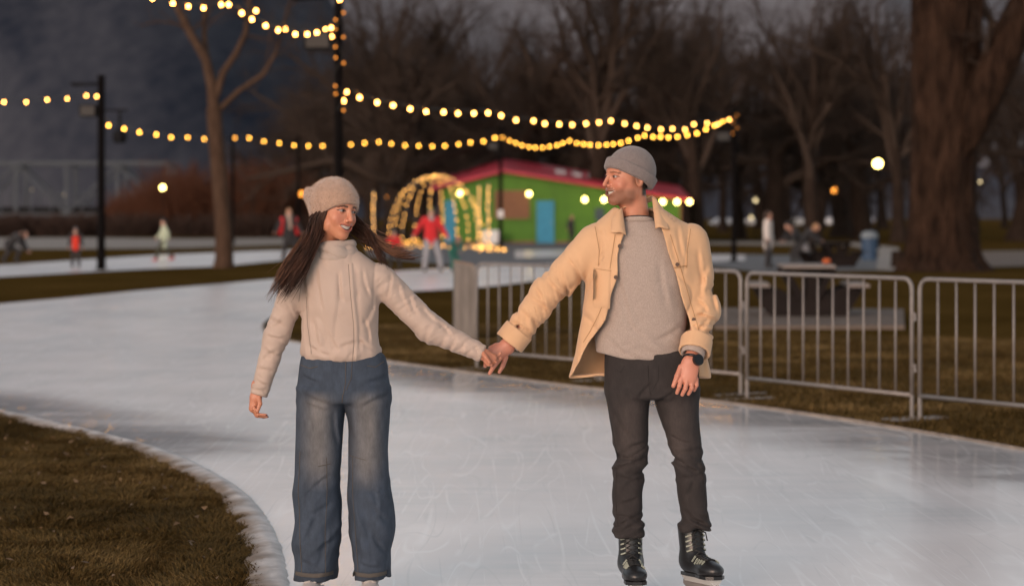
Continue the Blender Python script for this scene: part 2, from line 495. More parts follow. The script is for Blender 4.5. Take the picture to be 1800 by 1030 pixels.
def blades(name, label, poly, n, hmin, hmax, w, seed, m):
    r = np.random.default_rng(seed)
    P = np.array([(p[0], p[1]) for p in poly]); lo, hi = P.min(0), P.max(0)
    x = r.uniform(lo[0], hi[0], n * 3); y = r.uniform(lo[1], hi[1], n * 3)
    k = in_poly(x, y, P); x, y = x[k][:n], y[k][:n]
    tuft = vnoise2(x, y, 7, seed) * 0.6 + vnoise2(x, y, 19, seed + 1) * 0.4
    keep = r.random(len(x)) < 0.35 + 0.9 * tuft; x, y, tuft = x[keep], y[keep], tuft[keep]
    N = len(x)
    h = (hmin + (hmax - hmin) * tuft) * r.uniform(0.6, 1.25, N)
    a = r.uniform(0, 2 * np.pi, N); comb = vnoise2(x, y, 2.2, seed + 5) * 6.28 * 1.5
    lean = r.uniform(0.3, 1.5, N) * h
    lx, ly = np.cos(comb + r.normal(0, .8, N)) * lean, np.sin(comb + r.normal(0, .8, N)) * lean
    dx, dy = np.cos(a) * w / 2, np.sin(a) * w / 2
    V = np.zeros((N, 5, 3), np.float32)
    V[:, 0] = np.stack([x - dx, y - dy, np.full(N, -0.004)], 1); V[:, 1] = np.stack([x + dx, y + dy, np.full(N, -0.004)], 1)
    V[:, 2] = np.stack([x + dx * .8 + lx * .35, y + dy * .8 + ly * .35, h * .62], 1); V[:, 3] = np.stack([x - dx * .8 + lx * .35, y - dy * .8 + ly * .35, h * .62], 1)
    V[:, 4] = np.stack([x + lx, y + ly, h * .85], 1)
    b = np.arange(N)[:, None] * 5
    me = np_mesh(name, V.reshape(-1, 3), b + np.array([0, 1, 2, 3]), b + np.array([3, 2, 4]))
    g = vnoise2(x, y, 1.1, seed + 9) * .5 + vnoise2(x, y, 4, seed + 10) * .25 + r.random(N) * .25
    c0, c1, c2 = np.array([.028, .021, .007]), np.array([.088, .056, .017]), np.array([.25, .168, .072])
    col = np.where((g < .55)[:, None], c0 + (c1 - c0) * (g / .55)[:, None], c1 + (c2 - c1) * ((g - .55) / .45)[:, None])
    at = me.color_attributes.new('Col', 'FLOAT_COLOR', 'POINT')
    full = np.ones((N, 5, 4), np.float32); full[:, :, :3] = col[:, None, :]
    at.data.foreach_set('color', full.ravel())
    o = link(name, me, m); tag(o, label, 'grass', kind='stuff')
    return o
M['blade'] = mat('dry_grass_blades', (0.1, 0.08, 0.03), 0.9, attr='Col', spec=0.15)
inner = [p + Vector((0, 0)) for p in left_edge]
def offset_line(line, d):
    out = []
    for i, p in enumerate(line):
        a, b = line[max(i - 1, 0)], line[min(i + 1, len(line) - 1)]
        t = (b - a).normalized(); out.append(p + Vector((-t.y, t.x)) * d)
    return out
lawn = offset_line(left_edge, 0.11)
lawn_poly = [p for p in lawn if p.y > 9.3] + [Vector((-4.6, 19.0)), Vector((-4.6, 9.3))]
blades('lawn_grass', 'matted brown and olive winter grass inside the bend of the ice', lawn_poly, 210000, 0.018, 0.05, 0.006, 11, M['blade'])
re = offset_line(low_edge, 0.05)
strip = [p for p in re[84:] if 14.5 < p.y < 32]
strip_poly = strip + [Vector((5.2, 15.0)), Vector((8.0, 30)), Vector((-1.5, 36))]
blades('verge_grass', 'brown winter grass between the ice and the steel barriers', strip_poly, 120000, 0.02, 0.06, 0.010, 12, M['blade'])

# leaf litter on the near lawn and verge
def litter(name, label, poly, n, seed, m):
    r = np.random.default_rng(seed)
    P = np.array([(p[0], p[1]) for p in poly]); lo, hi = P.min(0), P.max(0)
    x = r.uniform(lo[0], hi[0], n * 3); y = r.uniform(lo[1], hi[1], n * 3)
    k = in_poly(x, y, P); x, y = x[k][:n], y[k][:n]; N = len(x)
    V = np.zeros((N, 4, 3), np.float32); a = r.uniform(0, 6.28, N); s = r.uniform(.008, .028, N)
    for i, (du, dv) in enumerate(((-1, 0), (0, .45), (1, 0), (0, -.45))):
        V[:, i, 0] = x + s * (np.cos(a) * du - np.sin(a) * dv); V[:, i, 1] = y + s * (np.sin(a) * du + np.cos(a) * dv)
        V[:, i, 2] = .045 + r.uniform(-.008, .016, N)
    me = np_mesh(name, V.reshape(-1, 3), np.arange(N * 4).reshape(-1, 4))
    tag(link(name, me, m), label, 'leaves', kind='stuff')
M['leaf'] = mat('dry_leaf', (0.14, 0.085, 0.042), 0.8, noise=(2, 0.5, 3, (1, 1, 1)))
litter('leaf_litter', 'scattered dry leaf scraps lying in the near lawn', lawn_poly, 300, 21, M['leaf'])

# mountain across the river
def mountain():
    nx, ny = 160, 40
    X = np.linspace(-2600, 2600, nx); T = np.linspace(0, 1, ny)
    r = np.random.default_rng(4)
    V = np.zeros((ny, nx, 3))
    for j, t in enumerate(T):
        top = 540 - 430 / (1 + np.exp(-(X + 260) / 75.0)) + 30 * np.sin(X / 190.0) + 22 * np.sin(X / 67.0 + 1)
        V[j, :, 0] = X
        V[j, :, 1] = 2250 + t * 1500 + 90 * np.sin(X / 130.0 + t * 5)
        z = top * t ** 0.85 + (np.sin(X / 45.0 + t * 9) + np.sin(X / 23.0 - t * 14 + 2) * .6) * 16 * t
        V[j, :, 2] = z - 3
    idx = np.arange(nx * ny).reshape(ny, nx)
    Fq = np.stack([idx[:-1, :-1], idx[:-1, 1:], idx[1:, 1:], idx[1:, :-1]], -1).reshape(-1, 4)
    me = np_mesh('mountain', V.reshape(-1, 3), Fq); smooth(me)
    o = link('mountain', me, M['mountain']); tag(o, 'dark forested mountainside rising behind the park', kind='structure')
mountain()

def far_ridge():
    nx, ny = 120, 24
    X = np.linspace(-1800, 4200, nx); T = np.linspace(0, 1, ny); V = np.zeros((ny, nx, 3))
    for j, t in enumerate(T):
        top = 760 + 60 * np.sin(X / 310.0) + 35 * np.sin(X / 110.0 + 1)
        V[j, :, 0] = X; V[j, :, 1] = 4300 + t * 1500 + 120 * np.sin(X / 210.0 + t * 4)
        V[j, :, 2] = top * t ** .85 + (np.sin(X / 70.0 + t * 9) + np.sin(X / 37.0 - t * 14) * .6) * 18 * t - 4
    idx = np.arange(nx * ny).reshape(ny, nx)
    me = np_mesh('far_mountain', V.reshape(-1, 3), np.stack([idx[:-1, :-1], idx[:-1, 1:], idx[1:, 1:], idx[1:, :-1]], -1).reshape(-1, 4)); smooth(me)
    o = link('far_mountain', me, slope_material('snow_dusted_slope', (0.10, 0.105, 0.12), (0.19, 0.19, 0.21), -0.5))
    tag(o, 'pale snow dusted ridge glimpsed through the bare trees', kind='structure')
far_ridge()
# ================================================================== materials of the things
M['steel_black'] = mat('black_painted_steel', (0.005, 0.004, 0.004), 0.7, spec=0.04)
M['box_black'] = mat('black_plastic', (0.009, 0.009, 0.010), 0.7, spec=0.1)
M['galv'] = mat('galvanised_steel', (0.25, 0.225, 0.21), 0.55, metal=0.3, noise=(12, 0.15, 4, (1, 1, 1)))
M['cable'] = mat('black_rubber_cable', (0.02, 0.018, 0.016), 0.6)
M['bulb'] = glow('warm_bulb', (1.0, 0.42, 0.085), 24.0)
M['bulb_far'] = glow('amber_bulb', (1.0, 0.42, 0.055), 17.0)
M['fairy'] = glow('fairy_light', (1.0, 0.46, 0.10), 9.0)
M['lamp_white'] = glow('lamp_warm_white', (1.0, 0.74, 0.20), 14.0)
M['lamp_orange'] = glow('lamp_orange', (1.0, 0.33, 0.045), 4.5)
M['lamp_soft'] = glow('lamp_soft', (1.0, 0.78, 0.42), 2.6)
M['green_wall'] = mat('lime_green_paint', (0.050, 0.145, 0.004), 0.7, noise=(1.5, 0.12, 4, (1, 1, 1)))
M['red_roof'] = mat('red_metal_roof', (0.42, 0.018, 0.040), 0.5, noise=(1.0, 0.15, 4, (1, 1, 1)))
M['blue_door'] = mat('blue_painted_door', (0.018, 0.19, 0.32), 0.6, noise=(2, 0.15, 4, (1, 1, 1)))
M['brown_shutter'] = mat('brown_shutter', (0.17, 0.075, 0.035), 0.7, noise=(3, 0.2, 4, (1, 1, 6)))
M['dark_glass'] = mat('dark_glass', (0.02, 0.035, 0.045), 0.15)
M['white_paint'] = mat('white_paint', (0.62, 0.62, 0.62), 0.6)
M['bridge_steel'] = mat('grey_bridge_steel', (0.075, 0.085, 0.097), 0.8, spec=0.1, noise=(0.4, 0.2, 4, (1, 1, 1)))
M['bark'] = mat('dark_bark', (0.024, 0.016, 0.012), 0.95, noise=(2.5, 0.5, 6, (3, 3, .6)), bump=(6, 1.0, 0.06, (2.5, 2.5, .5)), spec=0.1)
M['bark_brown'] = mat('brown_bark', (0.070, 0.042, 0.028), 0.95, noise=(4, 0.4, 6, (3, 3, .6)), bump=(9, 0.9, 0.03, (2.5, 2.5, .5)), spec=0.1)
M['twig'] = mat('grey_twigs', (0.046, 0.033, 0.026), 0.95, spec=0.1)
M['twig_red'] = mat('russet_twigs', (0.10, 0.042, 0.024), 0.95, spec=0.1)
M['shrub_dark'] = mat('dark_shrub', (0.055, 0.035, 0.028), 0.95, spec=0.1)
M['post_wood'] = mat('weathered_timber', (0.20, 0.175, 0.155), 0.9, noise=(6, 0.35, 6, (4, 4, .4)), bump=(14, 0.8, 0.01, (4, 4, .4)))
M['end_grain'] = mat('cut_end_grain', (0.42, 0.25, 0.15), 0.9, noise=(20, 0.2, 4, (1, 1, 1)))
M['table_wood'] = mat('dark_table_timber', (0.013, 0.009, 0.008), 0.85, spec=0.2, noise=(5, 0.3, 5, (1, 1, 1)))
M['table_top'] = mat('worn_table_plank', (0.22, 0.185, 0.165), 0.8, noise=(5, 0.2, 5, (4, 1, 1)))
M['bin_blue'] = mat('blue_bin_plastic', (0.022, 0.055, 0.11), 0.6)
M['bin_grey'] = mat('grey_bin_lid', (0.16, 0.19, 0.21), 0.6)

# ================================================================== poles with string lights
def light_pole(base, h, r, label, arm_side=-1, speaker=True, group='black string light poles', horn=False):
    t = empty('light_pole', base)
    MB().lathe([(r * 2.2, 0), (r * 2.2, .03), (r * 1.15, .05), (r * 1.1, .5), (r, .55), (r * .9, h)], n=12).build('pole', M['steel_black'], t, sm=False)
    MB().lathe([(r * 1.15, h), (r * 1.15, h + .04), (r * .4, h + .08)], n=12).build('cap', M['steel_black'], t)
    a = arm_side
    MB().beam((0, 0, h - .18), (a * .85, 0, h - .24), .09, .07).build('arm', M['steel_black'], t)
    MB().box((a * .62, 0, h - .20), (.55, .3, .07)).build('floodlight', M['box_black'], t, bevel=.01)
    if speaker:
        b = MB().box((a * .38, 0, h - 1.0), (.5, .42, .36)).build('speaker', M['box_black'], t, bevel=.02)
        MB().box((a * .38, -.214, h - 1.0), (.42, .006, .28)).build('grille', M['cable'], b)
        MB().box((a * .10, 0, h - 1.0), (.12, .06, .08)).build('bracket', M['steel_black'], t)
    if horn:
        MB().beam((r, 0, h - .98), (.78, 0, h - .98), .05, .05).build('arm', M['steel_black'], t)
        b = MB().lathe([(.04, 0), (.05, -.55), (.2, -.62), (.22, -.85), (.16, -.98)], (.55, 0, h - .98), n=12).build('horn_speaker', M['box_black'], t)
    tag(t, label, 'light pole', group)
    return t
POLE_L = GP(178, 475); POLE_M = GP(595, 532); POLE_R = GP(1290, 460); POLE_C = GP(880, 438); POLE_F = GP(409, 430); POLE_G = GP(524, 432)
light_pole(POLE_L, 5.75, .12, 'black light pole with speaker box and hanging horn beside the far ice path', -1, True, horn=True)
light_pole(POLE_M, 5.85, .085, 'slim black light pole behind the skater in the tan beanie', -1, True)
light_pole(POLE_R, 5.45, .09, 'black light pole at the end of the ice strip behind the tan jacket skater', -1, True)
light_pole(POLE_C, 6.1, .10, 'black light pole in front of the green building', -1, True)
light_pole(POLE_F, 6.3, .10, 'slender black light pole beside the forked bare tree', -1, False)
light_pole(POLE_G, 6.0, .09, 'slender black light pole among the russet shrubs', -1, False)
sg = MB().box((POLE_C.x, POLE_C.y - .14, 1.75), (.26, .02, .38)).build('paper_notice', M['white_paint'])
tag(sg, 'white paper notice on the pole before the green building', 'sign')

def ico(r, sub=2):
    bm = bmesh.new(); bmesh.ops.create_icosphere(bm, subdivisions=sub, radius=r)
    me = bpy.data.meshes.new('bulb'); bm.to_mesh(me); bm.free(); smooth(me); return me
def bulb_mesh(r):
    return MB().lathe([(r * .25, r * 1.5), (r * .45, r * 1.1), (r * .95, r * .3), (r, -.1 * r), (r * .8, -.65 * r), (r * .3, -.97 * r)], n=10).mesh('bulb', True)
def socket_mesh(r):
    return MB().lathe([(r * .42, r * 1.15), (r * .45, r * 2.0), (r * .25, r * 2.3)], n=8).mesh('socket', True)
BULB, SOCK = {}, {}
def string_lights(name, label, pts, y0, y1, r, m, start=None, end=None, group='festoon strings'):
    """pts: bulb pixels from one pole to the next; depth runs from y0 to y1"""
    n = len(pts)
    us = np.array([p[0] for p in pts], float)
    f = (us - us[0]) / (us[-1] - us[0])
    inv = 1 / y0 + (1 / y1 - 1 / y0) * f            # straight run in plan: 1/depth is linear along the picture
    P = [WP(u, v, 1 / k) for (u, v), k in zip(pts, inv)]
    t = empty(name, P[0])
    key = (r, m)
    if key not in BULB:
        BULB[key] = bulb_mesh(r); BULB[key].materials.append(M[m])
        SOCK[key] = socket_mesh(r); SOCK[key].materials.append(M['cable'])
    line = [p + Vector((0, 0, r * 2.2)) - P[0] for p in P]
    if start is not None: line = [Vector(start) - P[0]] + line
    if end is not None: line = line + [Vector(end) - P[0]]
    MB().tube(line, .011, n=5).build('cable', M['cable'], t)
    for p in P:
        b = link('bulb', BULB[key], None, t); b.location = p - P[0]
        s = link('socket', SOCK[key], None, b)
    tag(t, label, 'string lights', group)
    return t
at_pole = lambda p, z, dx=0: Vector((p.x + dx, p.y, z))
string_lights('string_lights', 'warm bulb string running off from the speaker pole towards the mountain side', [(170, 170), (152, 169), (118, 174), (83, 176), (46, 180), (7, 180), (-35, 178)], POLE_L.y, 62, .026, 'bulb', at_pole(POLE_L, 5.3, -.1))
string_lights('string_lights', 'amber bulb string from the speaker pole to the forked bare tree', [(181, 207), (191, 221), (218, 227), (245, 233), (275, 237), (301, 242), (330, 242), (359, 245), (385, 246), (413, 243)], POLE_L.y, POLE_F.y, .036, 'bulb_far', at_pole(POLE_L, 4.7, .1))
string_lights('string_lights', 'amber bulb string crossing the bare trees to the pole before the green building', [(438, 243), (464, 249), (491, 252), (517, 256), (542, 257), (567, 257), (592, 257), (617, 255), (641, 252), (666, 250), (688, 253), (712, 256), (736, 257), (760, 258), (782, 257), (806, 254), (827, 251), (850, 249), (870, 243)], POLE_F.y - 3, POLE_C.y, .044, 'bulb_far', at_pole(POLE_F, 6.2), at_pole(POLE_C, 5.6))
string_lights('string_lights', 'closely spaced amber bulb string dipping behind the skater in the grey beanie', [(883, 242), (896, 248), (907, 252), (918, 256), (930, 259), (941, 260), (954, 260), (966, 258), (979, 256), (989, 252), (1001, 248), (1014, 252), (1026, 254), (1037, 255), (1052, 256), (1066, 255), (1078, 254), (1091, 252), (1105, 248), (1121, 243), (1133, 239), (1148, 241), (1161, 241), (1175, 242), (1191, 241), (1208, 238), (1225, 235), (1241, 228), (1256, 221), (1270, 214)], POLE_C.y, POLE_R.y + 1, .038, 'bulb_far', at_pole(POLE_C, 5.6), at_pole(POLE_R, 5.0))
string_lights('string_lights', 'large warm bulb string from the slim pole towards the pole behind the tan jacket skater', [(604, 178), (609, 162), (632, 172), (663, 181), (691, 186), (721, 192), (749, 197), (780, 198), (805, 200), (833, 200), (858, 199), (881, 204), (907, 212), (938, 213), (958, 218), (983, 219), (1006, 220), (1030, 218), (1053, 216), (1074, 213), (1098, 218), (1119, 222), (1138, 225), (1162, 228), (1182, 227), (1204, 228), (1220, 219), (1243, 217), (1262, 219), (1282, 211)], POLE_M.y, POLE_R.y, .030, 'bulb', at_pole(POLE_M, 4.05, .05), at_pole(POLE_R, 5.05))
string_lights('string_lights', 'warm bulb string swooping up from the slim pole over the near ice', [(583, 65), (582, 50), (557, 58), (540, 61), (519, 61), (489, 54), (467, 46), (443, 35), (425, 24), (402, 9), (378, -12), (350, -38)], POLE_M.y, 37, .026, 'bulb', at_pole(POLE_M, 5.0, -.05))
string_lights('string_lights', 'warm bulb string hanging from the slim pole across the forked tree', [(572, 53), (502, 52), (450, 20), (389, 9), (358, 15), (331, 12), (304, 7), (268, -2), (230, -14)], POLE_M.y + .1, 40, .026, 'bulb', at_pole(POLE_M, 5.15, -.05))
near_run = empty('string_lights', (-3.15, 44.2, 5.55))
_pts = [Vector((-3.15 + 2.0 * f, 44.2 - 31 * f, 5.55 - .2 * f - 1.8 * f * (1 - f))) for f in np.linspace(0, 1, 46)]
MB().tube([p + Vector((0, 0, .06)) - near_run.location for p in _pts], .011, n=5).build('cable', M['cable'], near_run)
for p in _pts:
    b = link('bulb', BULB[(.026, 'bulb')], None, near_run); b.location = p - near_run.location; link('socket', SOCK[(.026, 'bulb')], None, b)
tag(near_run, 'warm bulb string stretched high over the bend of the near ice', 'string lights', 'festoon strings')
# glowing beads on a thread, standing in for orange reflections on the poles
def glint_wrap(pole, zs, label, dx):
    t = empty('pole_glints', pole)
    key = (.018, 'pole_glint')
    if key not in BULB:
        M['pole_glint'] = glow('painted_orange_glint', (1.0, .33, .05), 2.2); BULB[key] = bulb_mesh(.018); BULB[key].materials.append(M['pole_glint'])
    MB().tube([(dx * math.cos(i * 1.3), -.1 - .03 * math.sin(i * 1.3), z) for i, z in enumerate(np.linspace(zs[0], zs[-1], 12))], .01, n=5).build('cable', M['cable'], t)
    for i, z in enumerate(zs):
        b = link('bulb', BULB[key], None, t); b.location = (dx * math.cos(i * 2.1), -.11, z)  # bead that glows in place of a reflected glint
    tag(t, label, 'string lights')
glint_wrap(POLE_M, [5.35, 5.22, 5.05, 4.9, 4.72, 4.52, 4.42, 4.0, 3.85, 3.55], 'glowing dots for orange glints on the slim pole behind the tan beanie', .1)
glint_wrap(POLE_R, [5.2, 5.1, 4.95, 4.75, 4.55], 'glowing dots for orange glints on the pole behind the tan jacket', .1)

# ================================================================== street lamps and far lights
def globe_lamp(u, v, y, diam, m, label, group='globe lamps in the park', pole=True, name='street_lamp'):
    p = WP(u, v, y); t = empty(name, (p.x, p.y, 0))
    me = ico(diam / 2); me.materials.append(M[m])
    g = link('globe', me, None, t); g.location = (0, 0, p.z)
    if pole and p.z > diam * .6 + .3:
        MB().lathe([(.14, 0), (.1, .1), (.05, .4), (.04, p.z - diam * .5)], n=8).build('post', M['steel_black'], t)
        MB().lathe([(diam * .3, p.z - diam * .56), (diam * .36, p.z - diam * .44)], n=10).build('fitter', M['steel_black'], t)
    tag(t, label, 'lamp', group)
globe_lamp(1543, 288, 120, .42, 'lamp_white', 'large bright globe lamp left of the massive tree trunk')
globe_lamp(1467, 335, 190, .42, 'lamp_orange', 'brighter orange globe lamp among the far trees')
globe_lamp(1414, 334, 230, .34, 'lamp_orange', 'dimmer orange globe lamp among the far trees')
globe_lamp(1328, 352, 210, .34, 'lamp_soft', 'pale globe lamp above the walker in the cream coat')
globe_lamp(530, 341, 170, .36, 'lamp_orange', 'orange globe lamp beside the tan beanie')
globe_lamp(683, 347, 150, .30, 'lamp_orange', 'orange globe lamp beside the glowing dome frame')
globe_lamp(286, 330, 180, .34, 'lamp_white', 'bright yellow globe lamp before the russet shrubs')
globe_lamp(300, 338, 230, .26, 'lamp_soft', 'faint globe lamp next to the bright yellow one')
globe_lamp(1722, 320, 240, .28, 'lamp_soft', 'small pale globe lamp right of the massive tree trunk')
for (u, v), lb in zip([(55, 334), (132, 346), (240, 357), (114, 343), (424, 349)], ['under the bridge truss, near its end post', 'at the middle of the bridge truss', 'at the foot of the russet shrubs', 'at the middle of the bridge truss, fainter', 'between the forked tree and the slender pole']):
    globe_lamp(u, v, 290, .22, 'lamp_soft', 'tiny far lamp seen ' + lb, 'far lamps across the river')
for u, v in ((1268, 383), (1320, 383)):
    globe_lamp(u, v, 370, .5, 'lamp_soft', 'glowing headlight level lamp by the parked cars', 'lights by the parked cars', pole=True)

# ================================================================== green building with red roof
BY = GP(900, 428).y
def bxz(u, v): return ((u - CU) * BY / FPX, CAM_H - (v - HV) * BY / FPX)
bld = empty('park_building', (bxz(960, 428)[0], BY, 0))
ox = bld.location.x
def bpt(u, v, dy=0.0):
    x, z = bxz(u, v); return Vector((x - ox, dy, z))
xl, xr = bxz(772, 428)[0] - ox, bxz(1198, 428)[0] - ox
pk = bpt(885, 303); le = bpt(772, 331); re_ = bpt(1198, 352)
wall = MB()
fr = [(xl, 0, 0), (xr, 0, 0), (xr, 0, re_.z), (pk.x, 0, pk.z), (xl, 0, le.z)]
bk = [(x, 9.0, z + (.55 if z > 1 else 0)) for x, y, z in fr]
wall.add(fr + bk, [(0, 1, 2, 3, 4), (9, 8, 7, 6, 5), (0, 5, 6, 1), (1, 6, 7, 2), (0, 4, 9, 5)])
wall.build('wall', M['green_wall'], bld)
rf = MB()
def slab(a, b, over=.5):
    a, b = Vector(a), Vector(b)
    th = Vector((0, 0, .16))
    up = Vector((0, 10.5, .9)); f = Vector((0, -.55, -.04))
    q = [a + f, b + f, b + up, a + up]
    rf.add([p + Vector((0, 0, .02)) for p in q] + [p + th + Vector((0, 0, .02)) for p in q], [(3, 2, 1, 0), (4, 5, 6, 7), (0, 1, 5, 4), (1, 2, 6, 5), (2, 3, 7, 6), (3, 0, 4, 7)])
dirL = (le - pk).normalized(); dirR = (re_ - pk).normalized()
slab(le + dirL * .6, pk); slab(pk, re_ + dirR * .6)
roof = rf.build('roof', M['red_roof'], bld)
for i in range(26):                                    # raised seams of the metal roof
    f = (i + .5) / 26; p = pk + (re_ - pk) * f + Vector((0, -.54, .21)); q = p + Vector((0, 10.9, .91))
    MB().beam(p, q, .05, .05).build('seam', M['red_roof'], roof)
for u in (988, 1018, 1046):
    f = (u - 885) / (1198 - 885); p = pk + (re_ - pk) * f + Vector((0, 4.0, .54)); q = p + Vector((.75, 2.2, .43))
    d = (re_ - pk).normalized() * .30
    MB().add([p - d, p + d, p + d + Vector((0, 2.4, .20)), p - d + Vector((0, 2.4, .20))] + [x + Vector((0, 0, .09)) for x in (p - d, p + d, p + d + Vector((0, 2.4, .20)), p - d + Vector((0, 2.4, .20)))],
             [(3, 2, 1, 0), (4, 5, 6, 7), (0, 1, 5, 4), (1, 2, 6, 5), (2, 3, 7, 6), (3, 0, 4, 7)]).build('skylight', M['white_paint'], roof)
def panel(name, u0, v0, u1, v1, m, proud=.05, parent=bld):
    a, b = bpt(u0, v0), bpt(u1, v1)
    return MB().box(((a.x + b.x) / 2, -proud / 2, (a.z + b.z) / 2), (abs(b.x - a.x), proud, abs(a.z - b.z))).build(name, M[m], parent)
d = panel('door', 943, 353, 974, 427.5, 'blue_door', .06)
for (u0, v0, u1, v1) in ((941, 351, 943, 428), (974, 351, 976, 428), (943, 351, 974, 353)): panel('door_frame', u0, v0, u1, v1, 'green_wall', .10, d)
a = bpt(970, 392); MB().box((a.x, -.09, a.z), (.12, .06, .05)).build('handle', M['galv'], d)
w = panel('shutter', 869, 335, 931, 385, 'brown_shutter', .05)
for i in range(9):
    v = 337 + i * 5.2; panel('slat', 870, v, 930, v + 3.6, 'brown_shutter', .09, w)
panel('shutter_sill', 867, 385, 933, 387, 'green_wall', .14, w)
d2 = panel('door', 782, 353, 800, 427.5, 'blue_door', .06)
panel('window', 1046, 366, 1062, 388, 'dark_glass', .04); panel('window', 1130, 366, 1160, 388, 'dark_glass', .04)
for (u0, v0, u1, v1) in ((772, 333, 775, 428), (1195, 354, 1198, 428)): panel('corner_board', u0, v0, u1, v1, 'brown_shutter', .09)
panel('skirting', 776, 424, 942, 428, 'brown_shutter', .04); panel('skirting', 977, 424, 1194, 428, 'brown_shutter', .04)
tag(bld, 'lime green park building with low red metal roof and blue doors', 'building')
for (u, v), lb in zip([(808, 340), (930, 341), (1028, 351), (1062, 351), (1165, 355), (1190, 355), (1212, 355)],
                      ['behind the glowing dome frame', 'above the blue door', 'left of the face under the grey beanie', 'beside the mouth under grey beanie', 'over the collar of the tan jacket', 'under the far end of the red eave', 'past the end of the red eave']):
    p = WP(u, v, BY - 1.0); t = empty('wall_lamp', p)
    me = ico(.13); me.materials.append(M['lamp_white']); link('globe', me, None, t)
    MB().tube([(0, 0, .22), (0, 0, .36), (0, .75, .44)], .035, n=6).build('bracket', M['steel_black'], t)
    tag(t, 'bright white flood lamp of the green building, ' + lb, 'lamp', 'lamps along the green building')
tag(MB().box(GP(864, 428) + Vector((0, -1.2, .4)), (1.0, .7, .8)).build('utility_box', M['white_paint'], bevel=.04), 'pale utility box standing before the green wall', 'box')

# ================================================================== dome of lights
FL = ico(.029, 1); FL.materials.append(M['fairy'])
def fairy_line(parent, pts, step, jit=.03):
    L = [Vector(p) for p in pts]; acc = 0
    for a, b in zip(L[:-1], L[1:]):
        d = (b - a).length; k = max(1, round(d / step))
        for i in range(k):
            o = link('bulb', FL, None, parent)
            o.location = a + (b - a) * ((i + random.random() * .6) / k) + Vector((random.uniform(-jit, jit), random.uniform(-jit, jit) - .05, random.uniform(-jit, jit)))
dome = empty('light_dome', GP(766, 436))
sD = PPM(436); Rd, Hd = 84 / sD, 128 / sD
for k in range(5):
    a = math.pi * (k + .3) / 5; leg = []
    for i in range(15):
        th = math.pi * i / 14; x = math.cos(th) * Rd; z = Hd * math.sin(th) ** .8
        leg.append((x * math.cos(a), x * math.sin(a) * .9, z))
    ar = MB().tube(leg, .016, n=6).build('arch', M['galv'], dome)
    fairy_line(ar, leg, .40)
MB().tube([(Rd * math.cos(t), Rd * math.sin(t) * .9, .08) for t in np.linspace(0, 2 * math.pi, 25)], .03, n=6).build('ground_hoop', M['galv'], dome)
fairy_line(dome, [(Rd * math.cos(t), Rd * math.sin(t) * .9, .12) for t in np.linspace(math.pi, 2 * math.pi, 25)], .3, .1)
tag(dome, 'walk-in dome frame of arches wrapped in warm fairy lights', 'light display')
for u, v0, v1, lb in ((657, 335, 432, 'beside the orange globe lamp'), (842, 325, 432, 'just right of the glowing dome'), (858, 322, 436, 'before the green wall with the shutter')):
    b = GP(u, 437); t = empty('light_post', b); h = (437 - v0) / PPM(437)
    MB().lathe([(.16, 0), (.05, .06), (.04, h)], n=8).build('post', M['galv'], t)
    fairy_line(t, [(0, -.06, .2), (0, -.06, h)], .22, .05)
    fairy_line(t, [(-.3, -.2, .1), (.3, -.2, .1)], .16, .08)
    tag(t, 'thin post wrapped in fairy lights, ' + lb, 'light display', 'light wrapped posts')
gl = empty('ground_lights', GP(866, 441))
MB().tube([(-.7, 0, .05), (0, .1, .06), (.7, 0, .05)], .012, n=5).build('cable', M['cable'], gl)
fairy_line(gl, [(-.7, 0, .1), (.7, 0, .1)], .1, .09)
tag(gl, 'heap of fairy lights on the ground by the utility box', 'string lights')
gl = empty('ground_lights', GP(712, 432))
MB().tube([(-.9, 0, .05), (0, .1, .06), (.9, 0, .05)], .012, n=5).build('cable', M['cable'], gl)
fairy_line(gl, [(-.9, 0, .25), (.9, 0, .2)], .1, .14)
tag(gl, 'heap of fairy lights on the ground behind the child in red', 'string lights')

# ================================================================== steel barriers
def barrier(a, b, label):
    a, b = Vector(a), Vector(b); d = b - a; L = d.length
    t = empty('crowd_barrier', a, math.atan2(d.y, d.x))
    r = .0165; rc = .09
    arc = lambda cx, cz, a0, a1: [(cx + rc * math.cos(x), 0, cz + rc * math.sin(x)) for x in np.linspace(a0, a1, 5)]
    H, B = 1.10, .19
    fr = [(0, 0, B)] + arc(rc, H - rc, math.pi, math.pi / 2) + arc(L - rc, H - rc, math.pi / 2, 0) + [(L, 0, B)]
    MB().tube(fr, r, n=8).build('frame', M['galv'], t, sm=True)
    MB().tube([(0, 0, B), (L, 0, B)], r, n=8).build('bottom_rail', M['galv'], t, sm=True)
    bar = MB().tube([(0, 0, B + r * .5), (0, 0, H - r * .5)], .0088, n=6).mesh('bar', True); bar.materials.append(M['galv'])
    n = max(4, round(L / .215))
    for i in range(1, n):
        o = link('bar', bar, None, t); o.location = (L * i / n, 0, 0)
    for x in (.0, L):
        f = MB().tube([(x, 0, .0), (x, 0, B)], r, n=8)
        f.box((x, 0, .012), (.06, .55, .012)); f.build('foot', M['galv'], t)
    for z in (.42, .82):
        MB().tube([(L, 0, z), (L + .055, -.015, z + .01), (L + .06, -.015, z - .05)], .011, n=6).build('hook', M['galv'], t)
    tag(t, label, 'barrier', 'steel crowd barriers along the verge')
b0, b1, b2, b3, b4 = GP(838, 649), GP(1060, 669), GP(1302, 695), GP(1313, 703), GP(1603, 737)
mid = lambda a, b, f: a + (b - a) * f
barrier(b0, mid(b0, b2, .49), 'galvanised steel barrier starting at the timber post')
barrier(mid(b0, b2, .508), b2, 'galvanised steel barrier passing behind the skater in tan jacket')
barrier(b3, b4, 'galvanised steel barrier in front of the concrete picnic slab')
c0 = GP(1617, 739); c1 = c0 + (b4 - b3).normalized() * 2.2 + Vector((.25, -.22, 0))
